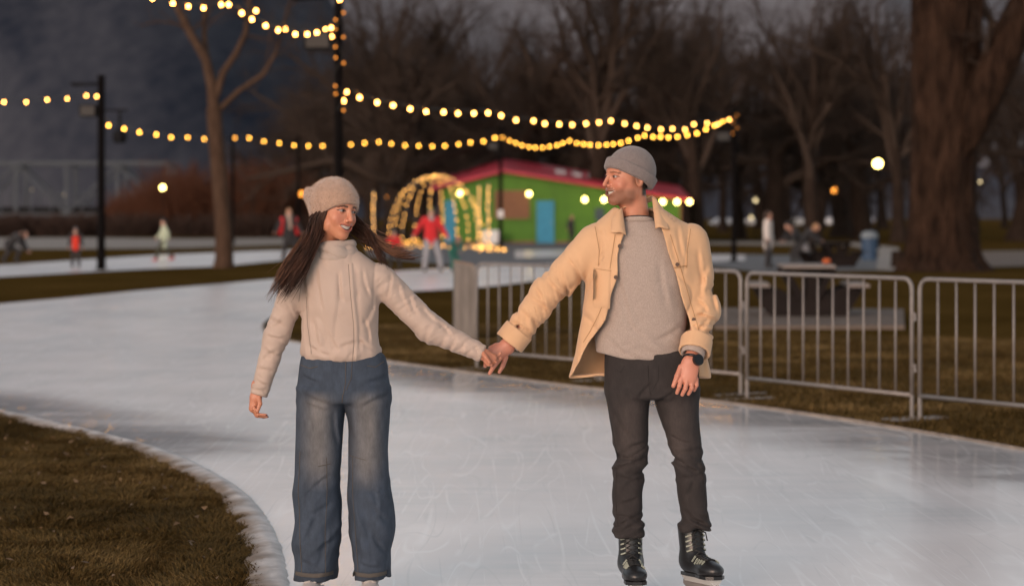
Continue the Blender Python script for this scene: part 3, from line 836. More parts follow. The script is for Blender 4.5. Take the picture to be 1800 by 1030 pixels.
barrier(c0, c1, 'galvanised steel barrier beyond the slab, under the massive tree')

pb = GP(816, 597); post = empty('timber_post', pb, .12)
hP = 136 / PPM(597)
bm_ = MB().add([(-.13, -.13, 0), (.13, -.13, 0), (.13, .13, 0), (-.13, .13, 0), (-.13, -.13, hP), (.13, -.13, hP - .05), (.13, .13, hP - .02), (-.13, .13, hP + .03)],
               [(3, 2, 1, 0), (0, 1, 5, 4), (1, 2, 6, 5), (2, 3, 7, 6), (3, 0, 4, 7)])
bm_.build('shaft', M['post_wood'], post)
MB().add([(-.13, -.13, hP), (.13, -.13, hP - .05), (.13, .13, hP - .02), (-.13, .13, hP + .03)], [(0, 1, 2, 3)]).build('cut_top', M['end_grain'], post)
tag(post, 'square weathered timber post with slanted pale cut top', 'post')

# ================================================================== picnic tables, bin
def picnic_table(base, rz, label, top='table_top', sc=1.0):
    t = empty('picnic_table', base, rz); t.scale = (sc, sc, sc)
    pl = MB().box((0, 0, 0), (.15, 1.9, .045)).mesh('plank'); pl.materials.append(M[top])
    for i in range(5):
        o = link('plank', pl, None, t); o.location = (-.32 + .16 * i, 0, .76)
    for s in (-1, 1):
        for k in range(2):
            o = link('bench_plank', pl, None, t); o.location = (s * (.68 + .16 * k), 0, .47)
    for y in (-.68, .68):
        f = MB()
        f.beam((-.38, y, .735), (-.12, y, .29), .22, .10); f.beam((.38, y, .735), (.12, y, .29), .22, .10); f.box((0, y, .71), (.80, .09, .06)); f.box((.06, y + .01, .52), (.16, .08, .5))
        f.build('end_frame', M['table_wood'], t)
        f = MB()
        f.add([(-.86, y - .05, .445), (-.56, y - .05, .445), (-.2, y - .05, .297), (.2, y - .05, .297), (.56, y - .05, .445), (.86, y - .05, .445), (.58, y - .05, 0), (-.58, y - .05, 0)]
              + [(-.86, y + .05, .445), (-.56, y + .05, .445), (-.2, y + .05, .297), (.2, y + .05, .297), (.56, y + .05, .445), (.86, y + .05, .445), (.58, y + .05, 0), (-.58, y + .05, 0)],
              [(7, 6, 5, 4, 3, 2, 1, 0), (8, 9, 10, 11, 12, 13, 14, 15)] + [(i, (i + 1) % 8, 8 + (i + 1) % 8, 8 + i) for i in range(8)])
        f.build('leg_frame', M['table_wood'], t)
    tag(t, label, 'picnic table')
    return t
slab_o = sheet('picnic_slab', [GP(1255, 579).xy, GP(1590, 579).xy, GP(1588, 549).xy, GP(1255, 547).xy], M['concrete'], .06)
sl = MB(); q = [GP(1255, 579), GP(1590, 579), GP(1588, 549), GP(1255, 547)]
sl.add([(p.x, p.y, -.02) for p in q] + [(p.x, p.y, .056) for p in q], [(0, 1, 5, 4), (1, 2, 6, 5), (2, 3, 7, 6), (3, 0, 4, 7), (4, 5, 6, 7)])
sl.build('slab_edge', M['concrete'], slab_o)
picnic_table(GP(1420, 560) + Vector((0, .25, .06)), -.06, 'dark timber picnic table with pale planks on the concrete slab')
picnic_table(GP(1464, 470) + Vector((0, .8, .012)), .22, 'dark picnic table on the asphalt beside the blue bin', 'table_wood')
tp = GP(1420, 560); bag = MB().lathe([(.05, 0), (.075, .03), (.06, .07), (.02, .09)], (tp.x + .36, tp.y + .5, .845), n=10).build('orange_bag', mat('orange_cloth', (.42, .09, .02), .8), sm=True)
tag(bag, 'small orange bag lying on the slab picnic table', 'bag')
bb = GP(1528, 458); bn = empty('litter_bin', bb)
MB().lathe([(.26, 0), (.30, .82)], n=14).build('body', M['bin_blue'], bn)
MB().lathe([(.32, .82), (.32, .90), (.26, 1.02), (.1, 1.08)], n=14).build('lid', M['bin_grey'], bn)
tag(bn, 'blue litter bin with grey domed lid beside the dark picnic table', 'bin')
st = GP(1578, 470); tag(MB().lathe([(.26, 0), (.22, .1), (.2, .5), (.18, .52)], st, n=12).build('tree_stump', M['bark']), 'low dark stump at the foot of the massive tree', 'stump')

# ================================================================== truss bridge
BRY = 270.0
br = empty('truss_bridge', (WP(-120, 382, BRY).x, BRY, 0))
bx0 = br.location.x; sB = FPX / BRY
def bz(v): return CAM_H - (v - HV) / sB
xs = [(-506 + 89 * i - CU) / sB - bx0 for i in range(10)]
for dy in (0, 5.5):
    nm = 'truss_chord'
    MB().beam((xs[0], dy, bz(378)), (xs[-1], dy, bz(378)), .7, .5).build(nm, M['bridge_steel'], br)
    MB().beam((xs[0], dy, bz(287)), (xs[-1], dy, bz(287)), .5, .45).build(nm, M['bridge_steel'], br)
    for i, x in enumerate(xs):
        MB().beam((x, dy, bz(376)), (x, dy, bz(289)), .42, .3).build('truss_post', M['bridge_steel'], br)
        if i < 9:
            a, b = (bz(376), bz(290)) if i % 2 else (bz(290), bz(376))
            MB().beam((x, dy - .06, a), (xs[i + 1], dy - .06, b), .5, .25).build('diagonal', M['bridge_steel'], br)
            for k in range(2):
                MB().beam((x + (xs[i+1] - x) * (.3 + .4 * k), dy, bz(376)), (x + (xs[i+1] - x) * (.3 + .4 * k), dy, bz(332)), .14, .12).build('hanger', M['bridge_steel'], br)
for x in xs:
    MB().beam((x, .3, bz(289)), (x, 5.2, bz(289)), .3, .3).build('cross_beam', M['bridge_steel'], br)
MB().box(((xs[0] + xs[-1]) / 2, 2.75, bz(371)), (xs[-1] - xs[0], 4.9, .9)).build('deck', M['box_black'], br)
for x in (xs[1], xs[5] + 1, xs[8]):
    MB().box((x, 2.75, bz(384) / 2), (2.0, 5.2, bz(384))).build('pier', M['shrub_dark'], br)
tag(br, 'grey steel truss bridge with dark deck beyond the far path', 'bridge')

# ================================================================== parked cars far off
def car(base, rz, col, label, van=False):
    t = empty('parked_car', base, rz)
    m = mat('car_paint', col, .35)
    h = 1.9 if van else 1.45
    prof = [(-2.2, .35), (-2.25, .8), (-1.9 if van else -1.6, .95), (-1.7 if van else -.9, h), (1.6 if van else 1.1, h), (2.0, 1.0), (2.2, .85), (2.2, .35)]
    n = len(prof)
    b = MB(); b.add([(x, -.85 + (.15 if z > 1 else 0), z) for x, z in prof] + [(x, .85 - (.15 if z > 1 else 0), z) for x, z in prof], [tuple(range(n)), tuple(range(2 * n - 1, n - 1, -1))] + [(i, n + i, n + (i + 1) % n, (i + 1) % n) for i in range(n)])
    b.build('body', m, t, bevel=.04)
    for (x0, x1) in ((-1.0, .0), (.08, 1.15)):
        MB().add([(x0, -.80, 1.0), (x1, -.80, 1.0), (x1 - .12, -.735, h - .12), (x0 + .12, -.735, h - .12)], [(0, 1, 2, 3)]).build('window', M['dark_glass'], t)
    for x in (-1.4, 1.4):
        for y in (-.8, .8):
            w = MB().tube([(x, y - .1, .33), (x, y + .1, .33)], .33, n=14).build('wheel', M['box_black'], t)
            MB().tube([(x, y - .115, .33), (x, y + .115, .33)], .2, n=10).build('rim', M['galv'], w)
    for y in (-.6, .6):
        MB().box((2.24, y, .72), (.06, .3, .14)).build('headlight', M['white_paint'], t)
    tag(t, label, 'car', 'cars parked beyond the lawn')
for u, v, rz, col, lb, van in ((1270, 398, .1, (.35, .38, .42), 'grey car parked behind the pole with orange glints', False), (1328, 398, 3.1, (.6, .6, .6), 'white car parked behind the walker in the cream coat', False),
                               (1396, 399, .05, (.45, .46, .46), 'silver car parked behind the bent figure in black', False), (1460, 397, 3.0, (.55, .57, .6), 'pale car parked under the orange lamps', False), (1520, 394, .1, (.3, .33, .4), 'bluish van parked near the bright globe lamp', True)):
    car(GP(u, v), rz, col, lb, van)

# ================================================================== trees
class TB:
    """branch tubes gathered in numpy"""
    def __init__(s): s.V, s.F, s.n = [], [], 0
    def tube(s, P, R, k):
        P = np.asarray(P, float); n = len(P)
        T = np.gradient(P, axis=0); T /= np.linalg.norm(T, axis=1)[:, None] + 1e-9
        ref = np.array([0.31, 0.2, 0.93]) if abs(T[0, 2]) < .9 else np.array([1., .1, 0])
        A = np.cross(T, ref); A /= np.linalg.norm(A, axis=1)[:, None] + 1e-9
        B = np.cross(T, A)
        th = np.arange(k) * 2 * np.pi / k
        ring = P[:, None, :] + np.asarray(R)[:, None, None] * (A[:, None, :] * np.cos(th)[None, :, None] + B[:, None, :] * np.sin(th)[None, :, None])
        s.V.append(ring.reshape(-1, 3))
        i = np.arange(n - 1)[:, None] * k; j = np.arange(k)[None, :]; j2 = (j + 1) % k
        s.F.append((np.stack([i + j, i + j2, i + k + j2, i + k + j], -1).reshape(-1, 4)) + s.n)
        s.n += n * k
    def mesh(s, name, sm=True):
        me = np_mesh(name, np.concatenate(s.V), np.concatenate(s.F))
        if sm: smooth(me)
        return me

def unit(v): return v / (np.linalg.norm(v) + 1e-9)
def grow(r, tb, p, d, length, rad, level, spec):
    nseg = spec['seg'][level]
    pts, rs = [np.array(p)], [rad]
    dd = unit(np.array(d, float)); step = length / nseg
    for i in range(nseg):
        dd = unit(dd + r.normal(0, spec['wob'][level], 3) + np.array([0, 0, spec['up'][level]]))
        pts.append(pts[-1] + dd * step)
        rs.append(rad * (1 - (1 - spec['taper'][level]) * (i + 1) / nseg))
    tb[min(level, 1)].tube(pts, rs, spec['sides'][level])
    if level + 1 >= len(spec['seg']): return
    for c in range(spec['kids'][level]):
        f = spec['from'][level] + (1 - spec['from'][level]) * (c + r.random()) / spec['kids'][level]
        q = f * nseg; i = min(int(q), nseg - 1); fr = q - i
        bp = pts[i] * (1 - fr) + pts[i + 1] * fr
        ax = unit(pts[i + 1] - pts[i])
        perp = unit(np.cross(ax, r.normal(0, 1, 3)))
        ang = math.radians(r.normal(spec['ang'][level], spec['angv'][level]))
        nd = ax * math.cos(ang) + perp * math.sin(ang)
        rr = (rs[i] * (1 - fr) + rs[i + 1] * fr) * spec['rk'][level] * r.uniform(.75, 1.1)
        grow(r, tb, bp, nd, length * spec['lk'][level] * r.uniform(.7, 1.2) * (1.15 - .5 * f), rr, level + 1, spec)

SPREAD = dict(seg=[6, 8, 6, 5, 4], wob=[.05, .16, .2, .25, .3], up=[.03, .03, .03, .03, .0], taper=[.62, .25, .3, .45, .6], sides=[9, 6, 5, 3, 3],
              kids=[10, 10, 9, 7], ang=[52, 50, 48, 45], angv=[14, 14, 16, 18], lk=[1.15, .52, .5, .5], rk=[.66, .5, .5, .75])
SPREAD['from'] = [.38, .18, .15, .1]
UPRIGHT = dict(SPREAD); UPRIGHT.update(ang=[30, 38, 42, 45], up=[.03, .08, .06, .03, .02], kids=[9, 9, 9, 7], lk=[1.1, .5, .5, .5])
def tree_meshes(seed, spec, length, rad):
    r = np.random.default_rng(seed); tb = [TB(), TB()]
    grow(r, tb, (0, 0, -.1), (0, 0, 1), length, rad, 0, spec)
    # flared root collar
    tb[0].tube([(0, 0, -.15), (0, 0, .15), (0, 0, .7)], [rad * 1.7, rad * 1.3, rad * 1.0], 9)
    return tb[0].mesh('trunk'), tb[1].mesh('crown')
KIND = [tree_meshes(3, SPREAD, 6.0, .58), tree_meshes(8, SPREAD, 7.0, .52), tree_meshes(15, UPRIGHT, 8.0, .42), tree_meshes(23, UPRIGHT, 6.5, .3)]
for a, b in KIND:
    a.materials.append(M['bark']); b.materials.append(M['twig'])
def tree(k, loc, rz, sc, label, group='bare trees of the park'):
    t = empty('bare_tree', (loc[0], loc[1], 0), rz); t.scale = (sc, sc, sc)
    link('trunk', KIND[k][0], None, t); link('crown', KIND[k][1], None, t)
    tag(t, label, 'tree', group)
R_ = random.Random(5)
near_trees = [(690, 150, 0, 1.35, .3, 'spreading bare tree with dark limbs behind the glowing dome'), (1100, 165, 0, 1.4, 2.1, 'dark bare tree rising behind the red roof'),
              (1225, 150, 2, 1.15, 1.0, 'upright bare tree past the end of the red roof'), (980, 185, 1, 1.4, 4.0, 'spreading bare tree behind the green building, left of the dark one'),
              (1300, 175, 3, 1.4, .4, 'upright bare tree behind the pole with orange glints'), (1430, 150, 2, 1.2, 5.0, 'upright bare tree behind the dark picnic table'),
              (1520, 170, 0, 1.3, 3.3, 'spreading bare tree behind the bright globe lamp'), (1790, 160, 1, 1.3, 2.2, 'bare tree standing right of the massive trunk'),
              (820, 200, 2, 1.4, 1.9, 'tall bare tree behind the dome and the shutter'), (600, 215, 3, 1.3, .9, 'upright bare tree among the shrubs behind the slim pole')]
near_trees += [(745, 175, 1, 1.5, 5.2, 'spreading bare tree between the dome and the slim pole'), (905, 160, 0, 1.5, 1.2, 'broad bare tree behind the brown shutter'), (1040, 150, 2, 1.5, 3.0, 'tall bare tree behind the three skylights'),
               (1165, 190, 1, 1.6, .7, 'broad bare tree behind the right end of the red roof'), (1365, 165, 0, 1.5, 2.7, 'broad bare tree behind the walker in cream'), (1480, 190, 1, 1.5, 4.4, 'broad bare tree between the two orange lamps'), (1580, 150, 3, 1.5, 1.6, 'upright bare tree just left of the massive trunk'), (650, 165, 2, 1.3, 2.9, 'upright bare tree left of the dome')]
for u, y, k, sc, rz, lb in near_trees:
    tree(k, WP(u, 400, y), rz, sc, lb)
for i in range(26):
    u = 560 + i * 52 + R_.uniform(-22, 22); y = R_.uniform(225, 360)
    tree(R_.randrange(4), WP(u, 400, y), R_.uniform(0, 6.28), R_.uniform(1.35, 1.9), 'far bare tree in the grey thicket behind the park', 'far bare trees')

# forked tree beside the far ice
def forked_tree():
    b = GP(392, 471); y = b.y; s = FPX / y
    L = lambda u, v, dy=0: np.array([(u - 392) / s, dy, CAM_H - (v - HV) / s])
    tb = [TB(), TB()]
    tb[0].tube([(0, 0, -.1), L(394, 455), L(393, 400), L(387, 330), L(379, 240), L(376, 190)], [.36, .29, .26, .25, .24, .24], 12)
    limbs = [([L(377, 200), L(372, 150), L(362, 105), L(335, 60), L(312, 15), L(285, -60, .5), L(262, -160, .8)], .19), ([L(380, 170), L(392, 128), L(415, 95), L(433, 55), L(438, 10), L(450, -80, -.5)], .13),
             ([L(384, 195), L(420, 160), L(462, 132), L(484, 95), L(497, 50), L(510, -10, .4)], .10), ([L(366, 120), L(356, 70, .5), L(352, 10, .9), L(345, -90, 1.2)], .11)]
    r = np.random.default_rng(31)
    sp = dict(SPREAD); sp.update(seg=[1, 5, 4, 4], kids=[1, 5, 4], wob=[.1, .15, .2, .25], up=[0, .05, .04, 0], taper=[.5, .3, .3, .4], sides=[6, 5, 4, 3], ang=[50, 40, 42], angv=[10, 14, 14], lk=[.6, .55, .55], rk=[.5, .5, .5])
    sp['from'] = [.3, .2, .2]
    for P, r0 in limbs:
        P = np.array(P); n = len(P)
        tb[1].tube(P, np.linspace(r0, r0 * .35, n), 8)
        for k in range(7):
            f = .35 + .6 * (k + r.random()) / 7; q = f * (n - 1); i = min(int(q), n - 2)
            p = P[i] + (P[i + 1] - P[i]) * (q - i); ax = unit(P[i + 1] - P[i])
            grow(r, [tb[1], tb[1]], p, unit(ax + r.normal(0, .6, 3)), r.uniform(.9, 2.0), r0 * .22, 1, sp)
    t = empty('forked_tree', b)
    a = link('trunk', tb[0].mesh('trunk'), M['bark_brown'], t); c = link('crown', tb[1].mesh('crown'), M['bark_brown'], t)
    tag(t, 'slender brown tree with forked upswept limbs beside the far ice', 'tree')
forked_tree()

def massive_tree():
    b = GP(1660, 477); y = b.y; s = FPX / y
    L = lambda u, v, dy=0: np.array([(u - 1660) / s, dy, CAM_H - (v - HV) / s])
    k = 44; rows = []
    prof = [(480, 1655, 86), (468, 1655, 76), (450, 1655, 66), (420, 1656, 60), (370, 1655, 57), (300, 1657, 56), (230, 1660, 57), (160, 1660, 58), (90, 1660, 60), (20, 1663, 62), (-60, 1668, 66), (-160, 1672, 66)]
    r = np.random.default_rng(2)
    ph = r.uniform(0, 6.28, 5)
    V = []
    vv = np.linspace(prof[0][0], prof[-1][0], 60)
    pu = np.interp(-vv, [-p[0] for p in prof], [p[1] for p in prof]); pr = np.interp(-vv, [-p[0] for p in prof], [p[2] for p in prof])
    for i, v in enumerate(vv):
        z = CAM_H - (v - HV) / s
        for j in range(k):
            a = 2 * math.pi * j / k
            flute = 1 + .055 * math.sin(5 * a + ph[0] + z * .15) + .04 * math.sin(9 * a + ph[1] - z * .25) + .035 * math.sin(17 * a + ph[2] + z * .4 + math.sin(z * 1.1))
            flute += (.12 * math.sin(6 * a + ph[3]) * max(0, 1 - z / .9)) + .012 * r.normal()
            rr = pr[i] / s * flute
            V.append(((pu[i] - 1660) / s + rr * math.cos(a), rr * .95 * math.sin(a), z))
    idx = np.arange(60 * k).reshape(60, k); nx = np.roll(idx, -1, 1)
    Fq = np.stack([idx[:-1], nx[:-1], nx[1:], idx[1:]], -1).reshape(-1, 4)
    t = empty('massive_tree', b)
    me = np_mesh('trunk', V, Fq); smooth(me)
    mb = mat('furrowed_bark', (0.040, 0.022, 0.014), 0.95, noise=(1.8, .8, 9, (2.6, 2.6, .6)), bump=(3.0, 1.0, 0.5, (3, 3, .55)), spec=.1)
    link('trunk', me, mb, t)
    tb = TB()
    tb.tube([L(1668, 300, -.2), L(1700, 215, -.4), L(1745, 120, -.6), L(1790, 20, -.8), L(1850, -90, -1)], [.35, .62, .58, .52, .46], 14)
    me = tb.mesh('limb'); lm = link('limb', me, mb, t)
    r = np.random.default_rng(9); tw = TB()
    sp = dict(SPREAD); sp.update(seg=[1, 7, 6, 5, 4], kids=[1, 7, 6, 5])
    sp['from'] = [.3, .25, .2, .15]
    for (P, d, ln, rd) in ((L(1640, -120), (-.8, .3, .5), 7, .25), (L(1690, -150), (.3, -.2, 1), 7, .3), (L(1640, -140), (-.3, -.5, .8), 7, .25), (L(1720, 170), (.2, -.5, .7), 3.5, .12), (L(1760, 70), (-.3, .3, .9), 4, .14)):
        grow(r, [tw, tw], P, d, ln, rd, 1, sp)
    link('crown', tw.mesh('crown'), M['twig'], t)
    tag(t, 'massive old tree trunk with furrowed bark and a leaning limb', 'tree')
massive_tree()

# russet willow shrubs and dark undergrowth by the river
def shrub_mesh(seed, n, h, w, thick, lean=.35):
    r = np.random.default_rng(seed); tb = TB()
    for i in range(n):
        a = r.uniform(0, 6.28); q = r.random() ** .5 * w
        p = np.array([math.cos(a) * q, math.sin(a) * q * .6, -.05]); d = unit(np.array([math.cos(a) * lean * q / w, math.sin(a) * lean * .5, 1]) + r.normal(0, .08, 3))
        L = h * r.uniform(.55, 1.0) * (1 - .35 * (q / w) ** 2)
        pts = [p]
        for k in range(4):
            d = unit(d + r.normal(0, .09, 3)); pts.append(pts[-1] + d * L / 4)
        tb.tube(pts, np.linspace(thick, thick * .35, 5), 3)
        for k in range(5):
            j = r.integers(1, 4); d2 = unit(d + r.normal(0, .5, 3)); b0 = pts[j]
            tb.tube([b0, b0 + d2 * L * .14, b0 + unit(d2 + np.array([0, 0, .4])) * L * .27], [thick * .55, thick * .4, thick * .2], 3)
    return tb.mesh('stems')
SH = [shrub_mesh(1, 260, 7.2, 3.4, .045), shrub_mesh(2, 260, 6.0, 3.6, .045)]
for m_ in SH: m_.materials.append(M['twig_red'])
SD = shrub_mesh(5, 240, 2.6, 3.2, .04, .6); SD.materials.append(M['shrub_dark'])
for i, (u, y, k, sc) in enumerate(((255, 215, 0, .75), (305, 210, 0, 1.05), (352, 205, 1, 1.05), (400, 212, 0, .85), (440, 205, 0, 1.05), (482, 210, 1, 1.1), (520, 216, 0, .9), (330, 225, 1, 1.25), (465, 228, 0, 1.15), (225, 226, 1, .8))):
    t = empty('willow_shrub', WP(u, 410, y).xy.to_3d(), i * 1.3); t.scale = (sc, sc, sc)
    link('stems', SH[k], None, t); tag(t, 'russet leafless willow shrub on the riverbank', 'shrub', 'russet shrubs by the river')
for i in range(26):
    u = -410 + i * 38; y = 196 + (i * 37 % 11)
    t = empty('low_shrub', WP(u, 410, y).xy.to_3d(), i * 2.1); t.scale = (1, 1, .9)
    link('stems', SD, None, t); tag(t, 'low dark tangled shrub along the riverbank path', 'shrub', 'dark undergrowth by the river')
# ================================================================== implicit surfaces for bodies and clothes
def hash3(i, j, k):
    n = (i.astype(np.int64) * 73856093) ^ (j.astype(np.int64) * 19349663) ^ (k.astype(np.int64) * 83492791)
    n = (n * 1103515245 + 12345) & 0x7fffffff
    n = ((n >> 13) ^ n) * 1274126177 & 0x7fffffff
    return (n & 0xffff).astype(np.float32) / 65535.0
def n3(P, s, seed=0):
    """value noise, P (N,3), s scalar or 3-vector -> 0..1"""
    Q = P * np.asarray(s, np.float32) + seed * 13.7
    I = np.floor(Q).astype(np.int64); f = (Q - I).astype(np.float32); f = f * f * (3 - 2 * f)
    r = 0
    for a in (0, 1):
        for b in (0, 1):
            for c in (0, 1):
                w = (f[:, 0] if a else 1 - f[:, 0]) * (f[:, 1] if b else 1 - f[:, 1]) * (f[:, 2] if c else 1 - f[:, 2])
                r = r + w * hash3(I[:, 0] + a, I[:, 1] + b, I[:, 2] + c)
    return r
def ridge3(P, s, seed=0): return 1 - np.abs(2 * n3(P, s, seed) - 1)
def A3(*v): return np.array(v, np.float32)
def cone(P, a, b, ra, rb, sq=None):
    a, b = A3(*a), A3(*b); ab = b - a; L2 = float(ab @ ab) + 1e-12
    t = np.clip((P - a) @ ab / L2, 0, 1)
    q = P - a - t[:, None] * ab
    if sq is not None: q = q * A3(*sq)
    return np.sqrt((q * q).sum(1)) - (ra + (rb - ra) * t)
def seg_t(P, a, b):
    a, b = A3(*a), A3(*b); ab = b - a
    return (P - a) @ ab / float(ab @ ab)
def ell(P, c, r):
    q = P - A3(*c); r = A3(*r)
    k0 = np.sqrt(((q / r) ** 2).sum(1)); k1 = np.sqrt(((q / (r * r)) ** 2).sum(1)) + 1e-6
    return k0 * (k0 - 1) / k1
def ball(P, c, r): return np.sqrt(((P - A3(*c)) ** 2).sum(1)) - r
def smin(a, b, k):
    h = np.clip(.5 + .5 * (b - a) / k, 0, 1)
    return b * (1 - h) + a * h - k * h * (1 - h)
def smax(a, b, k): return -smin(-a, -b, k)
def rows_interp(z, rows):
    """rows: list of (z, cx, cy, hw, hd); smooth interpolation over z"""
    R = np.array(sorted(rows), np.float32)
    return [np.interp(z, R[:, 0], R[:, i]) for i in range(1, 5)]
def smooth_rows(rows, n=40):
    R = np.array(sorted(rows), float); zz = np.linspace(R[0, 0], R[-1, 0], n)
    out = np.stack([zz] + [np.interp(zz, R[:, 0], R[:, i]) for i in range(1, R.shape[1])], 1)
    for _ in range(2):
        m = out.copy(); m[1:-1, 1:] = (out[:-2, 1:] + 2 * out[1:-1, 1:] + out[2:, 1:]) / 4; out = m
    return out
def loft(P, rows, pw=2.3, cap=.02):
    z = P[:, 2]; cx, cy, hw, hd = rows_interp(z, rows)
    zs = [r[0] for r in rows]; z0, z1 = min(zs), max(zs)
    qx, qy = np.abs(P[:, 0] - cx) / hw, np.abs(P[:, 1] - cy) / hd
    k = (qx ** pw + qy ** pw) ** (1 / pw)
    ang = np.arctan2(qy, qx); rr = 1.0 / np.sqrt((np.cos(ang) / hw) ** 2 + (np.sin(ang) / hd) ** 2)
    d = (k - 1) * np.minimum(rr, np.minimum(hw, hd) * 1.6)
    return smax(d, np.maximum(z - z1, z0 - z), cap)
def surface_nets(fn, lo, hi, h, band=3.0):
    lo, hi = np.asarray(lo, np.float32), np.asarray(hi, np.float32)
    c = 4
    nc = np.ceil((hi - lo) / (h * c)).astype(int) + 1
    g = [lo[i] + np.arange(nc[i] + 1) * h * c for i in range(3)]
    C = np.stack(np.meshgrid(*g, indexing='ij'), -1).reshape(-1, 3).astype(np.float32)
    fc = fn(C).reshape(nc + 1)
    near = np.abs(fc) < h * c * band
    # a coarse cell is refined if any of its corners is near
    cell = np.zeros(nc, bool); lowc = fc[:-1, :-1, :-1]
    for a in (0, 1):
        for b in (0, 1):
            for d in (0, 1): cell |= near[a:nc[0] + a, b:nc[1] + b, d:nc[2] + d]
    n = nc * c + 1
    F = np.empty(n, np.float32)
    big = np.repeat(np.repeat(np.repeat(np.where(lowc < 0, -1.0, 1.0).astype(np.float32), c, 0), c, 1), c, 2)
    F[:-1, :-1, :-1] = big; F[-1] = 1; F[:, -1] = 1; F[:, :, -1] = 1
    mk = np.zeros(n, bool); bc = np.repeat(np.repeat(np.repeat(cell, c, 0), c, 1), c, 2)
    for a in (0, 1):
        for b in (0, 1):
            for d in (0, 1): mk[a:n[0] - 1 + a, b:n[1] - 1 + b, d:n[2] - 1 + d] |= bc
    ii = np.argwhere(mk)
    out = np.empty(len(ii), np.float32)
    for s in range(0, len(ii), 400000):
        out[s:s + 400000] = fn((lo + ii[s:s + 400000] * h).astype(np.float32))
    F[mk] = out
    S = F < 0
    m = [n[0] - 1, n[1] - 1, n[2] - 1]
    cnt = np.zeros(m, np.int8)
    for a in (0, 1):
        for b in (0, 1):
            for d in (0, 1): cnt += S[a:m[0] + a, b:m[1] + b, d:m[2] + d]
    act = (cnt > 0) & (cnt < 8)
    cells = np.argwhere(act); vid = np.full(m, -1, np.int64); vid[act] = np.arange(len(cells))
    acc = np.zeros((len(cells), 3), np.float32); num = np.zeros(len(cells), np.float32)
    for ax in range(3):
        o1, o2 = [i for i in range(3) if i != ax]
        for a in (0, 1):
            for b in (0, 1):
                s = np.zeros(3, int); s[o1] = a; s[o2] = b; e = s.copy(); e[ax] = 1
                p, q = cells + s, cells + e
                f0 = F[p[:, 0], p[:, 1], p[:, 2]]; f1 = F[q[:, 0], q[:, 1], q[:, 2]]
                cr = (f0 < 0) != (f1 < 0)
                t = np.where(cr, f0 / np.where(cr, f0 - f1, 1), 0)
                pos = p.astype(np.float32); pos[:, ax] += t
                acc[cr] += pos[cr]; num[cr] += 1
    V = lo + (acc / num[:, None]) * h
    quads = []
    for ax in range(3):
        o1, o2 = (ax + 1) % 3, (ax + 2) % 3
        sl0 = [slice(None)] * 3; sl1 = [slice(None)] * 3
        sl0[ax] = slice(0, n[ax] - 1); sl1[ax] = slice(1, n[ax])
        ch = S[tuple(sl0)] != S[tuple(sl1)]
        e = np.argwhere(ch)
        e = e[(e[:, o1] > 0) & (e[:, o2] > 0) & (e[:, o1] < n[o1] - 1) & (e[:, o2] < n[o2] - 1)]
        u = np.zeros(3, int); u[o1] = 1; w = np.zeros(3, int); w[o2] = 1
        q = np.stack([vid[tuple((e - u - w).T)], vid[tuple((e - w).T)], vid[tuple(e.T)], vid[tuple((e - u).T)]], 1)
        inside = S[tuple(e.T)]
        q[~inside] = q[~inside][:, ::-1]
        quads.append(q)
    Q = np.concatenate(quads)
    return V, Q[(Q >= 0).all(1)]
def sdf_mesh(name, fn, lo, hi, h, relax=1):
    V, Q = surface_nets(fn, lo, hi, h)
    for _ in range(relax):                       # light Laplacian to even the net
        S = np.zeros_like(V); n = np.zeros(len(V), np.float32)
        for a, b in ((0, 1), (1, 2), (2, 3), (3, 0)):
            np.add.at(S, Q[:, a], V[Q[:, b]]); np.add.at(S, Q[:, b], V[Q[:, a]])
            np.add.at(n, Q[:, a], 1); np.add.at(n, Q[:, b], 1)
        V = V * .5 + .5 * S / np.maximum(n, 1)[:, None]
    return V.astype(np.float32), Q
def join_vq(parts):
    Vs, Qs, n = [], [], 0
    for V, Q in parts:
        Vs.append(V); Qs.append(Q + n); n += len(V)
    return np.concatenate(Vs), np.concatenate(Qs)
def folds(P, segs, X, Z, amp, w, yc):
    """displacement of hand-placed cloth folds; segs are (u0, v0, u1, v1) lines on the front of the garment"""
    out = np.zeros(len(P), np.float32)
    front = np.clip((yc - P[:, 1]) / .03, 0, 1)
    x, z = P[:, 0], P[:, 2]
    for i, sg in enumerate(segs):
        ax, az, bx, bz = X(sg[0]), Z(sg[1]), X(sg[2]), Z(sg[3])
        dx, dz = bx - ax, bz - az; L = math.hypot(dx, dz)
        t = ((x - ax) * dx + (z - az) * dz) / (L * L); q = ((x - ax) * dz - (z - az) * dx) / L
        q = q + .010 * math.copysign(1, (i % 3) - .5) * (t - .5) ** 2 * 2
        fade = np.exp(-np.maximum(np.abs(t - .5) - .28, 0) ** 2 / .045)
        ww = w * (.8 + .5 * ((i * 37) % 10) / 10.0)
        out += amp * fade * ((q / ww) * np.exp(-(q / ww) ** 2) * 1.6 + .35 * np.exp(-(q / (ww * 2)) ** 2))
    return out * front
def body_obj(name, VQ, m, parent, base, col=None):
    V, Q = VQ
    me = np_mesh(name, V - np.asarray(base, np.float32), Q); smooth(me)
    if col is not None:
        at = me.color_attributes.new('Col', 'FLOAT_COLOR', 'POINT')
        c = np.ones((len(V), 4), np.float32); c[:, :3] = col
        at.data.foreach_set('color', c.ravel())
    return link(name, me, m, parent)
def finger(P, pts, r0, r1):
    d = None; n = len(pts) - 1
    for i in range(n):
        a = r0 + (r1 - r0) * i / n; b = r0 + (r1 - r0) * (i + 1) / n
        c = cone(P, pts[i], pts[i + 1], a, b); d = c if d is None else smin(d, c, .004)
    return d
def union(ds, k):
    d = ds[0]
    for e in ds[1:]: d = smin(d, e, k)
    return d
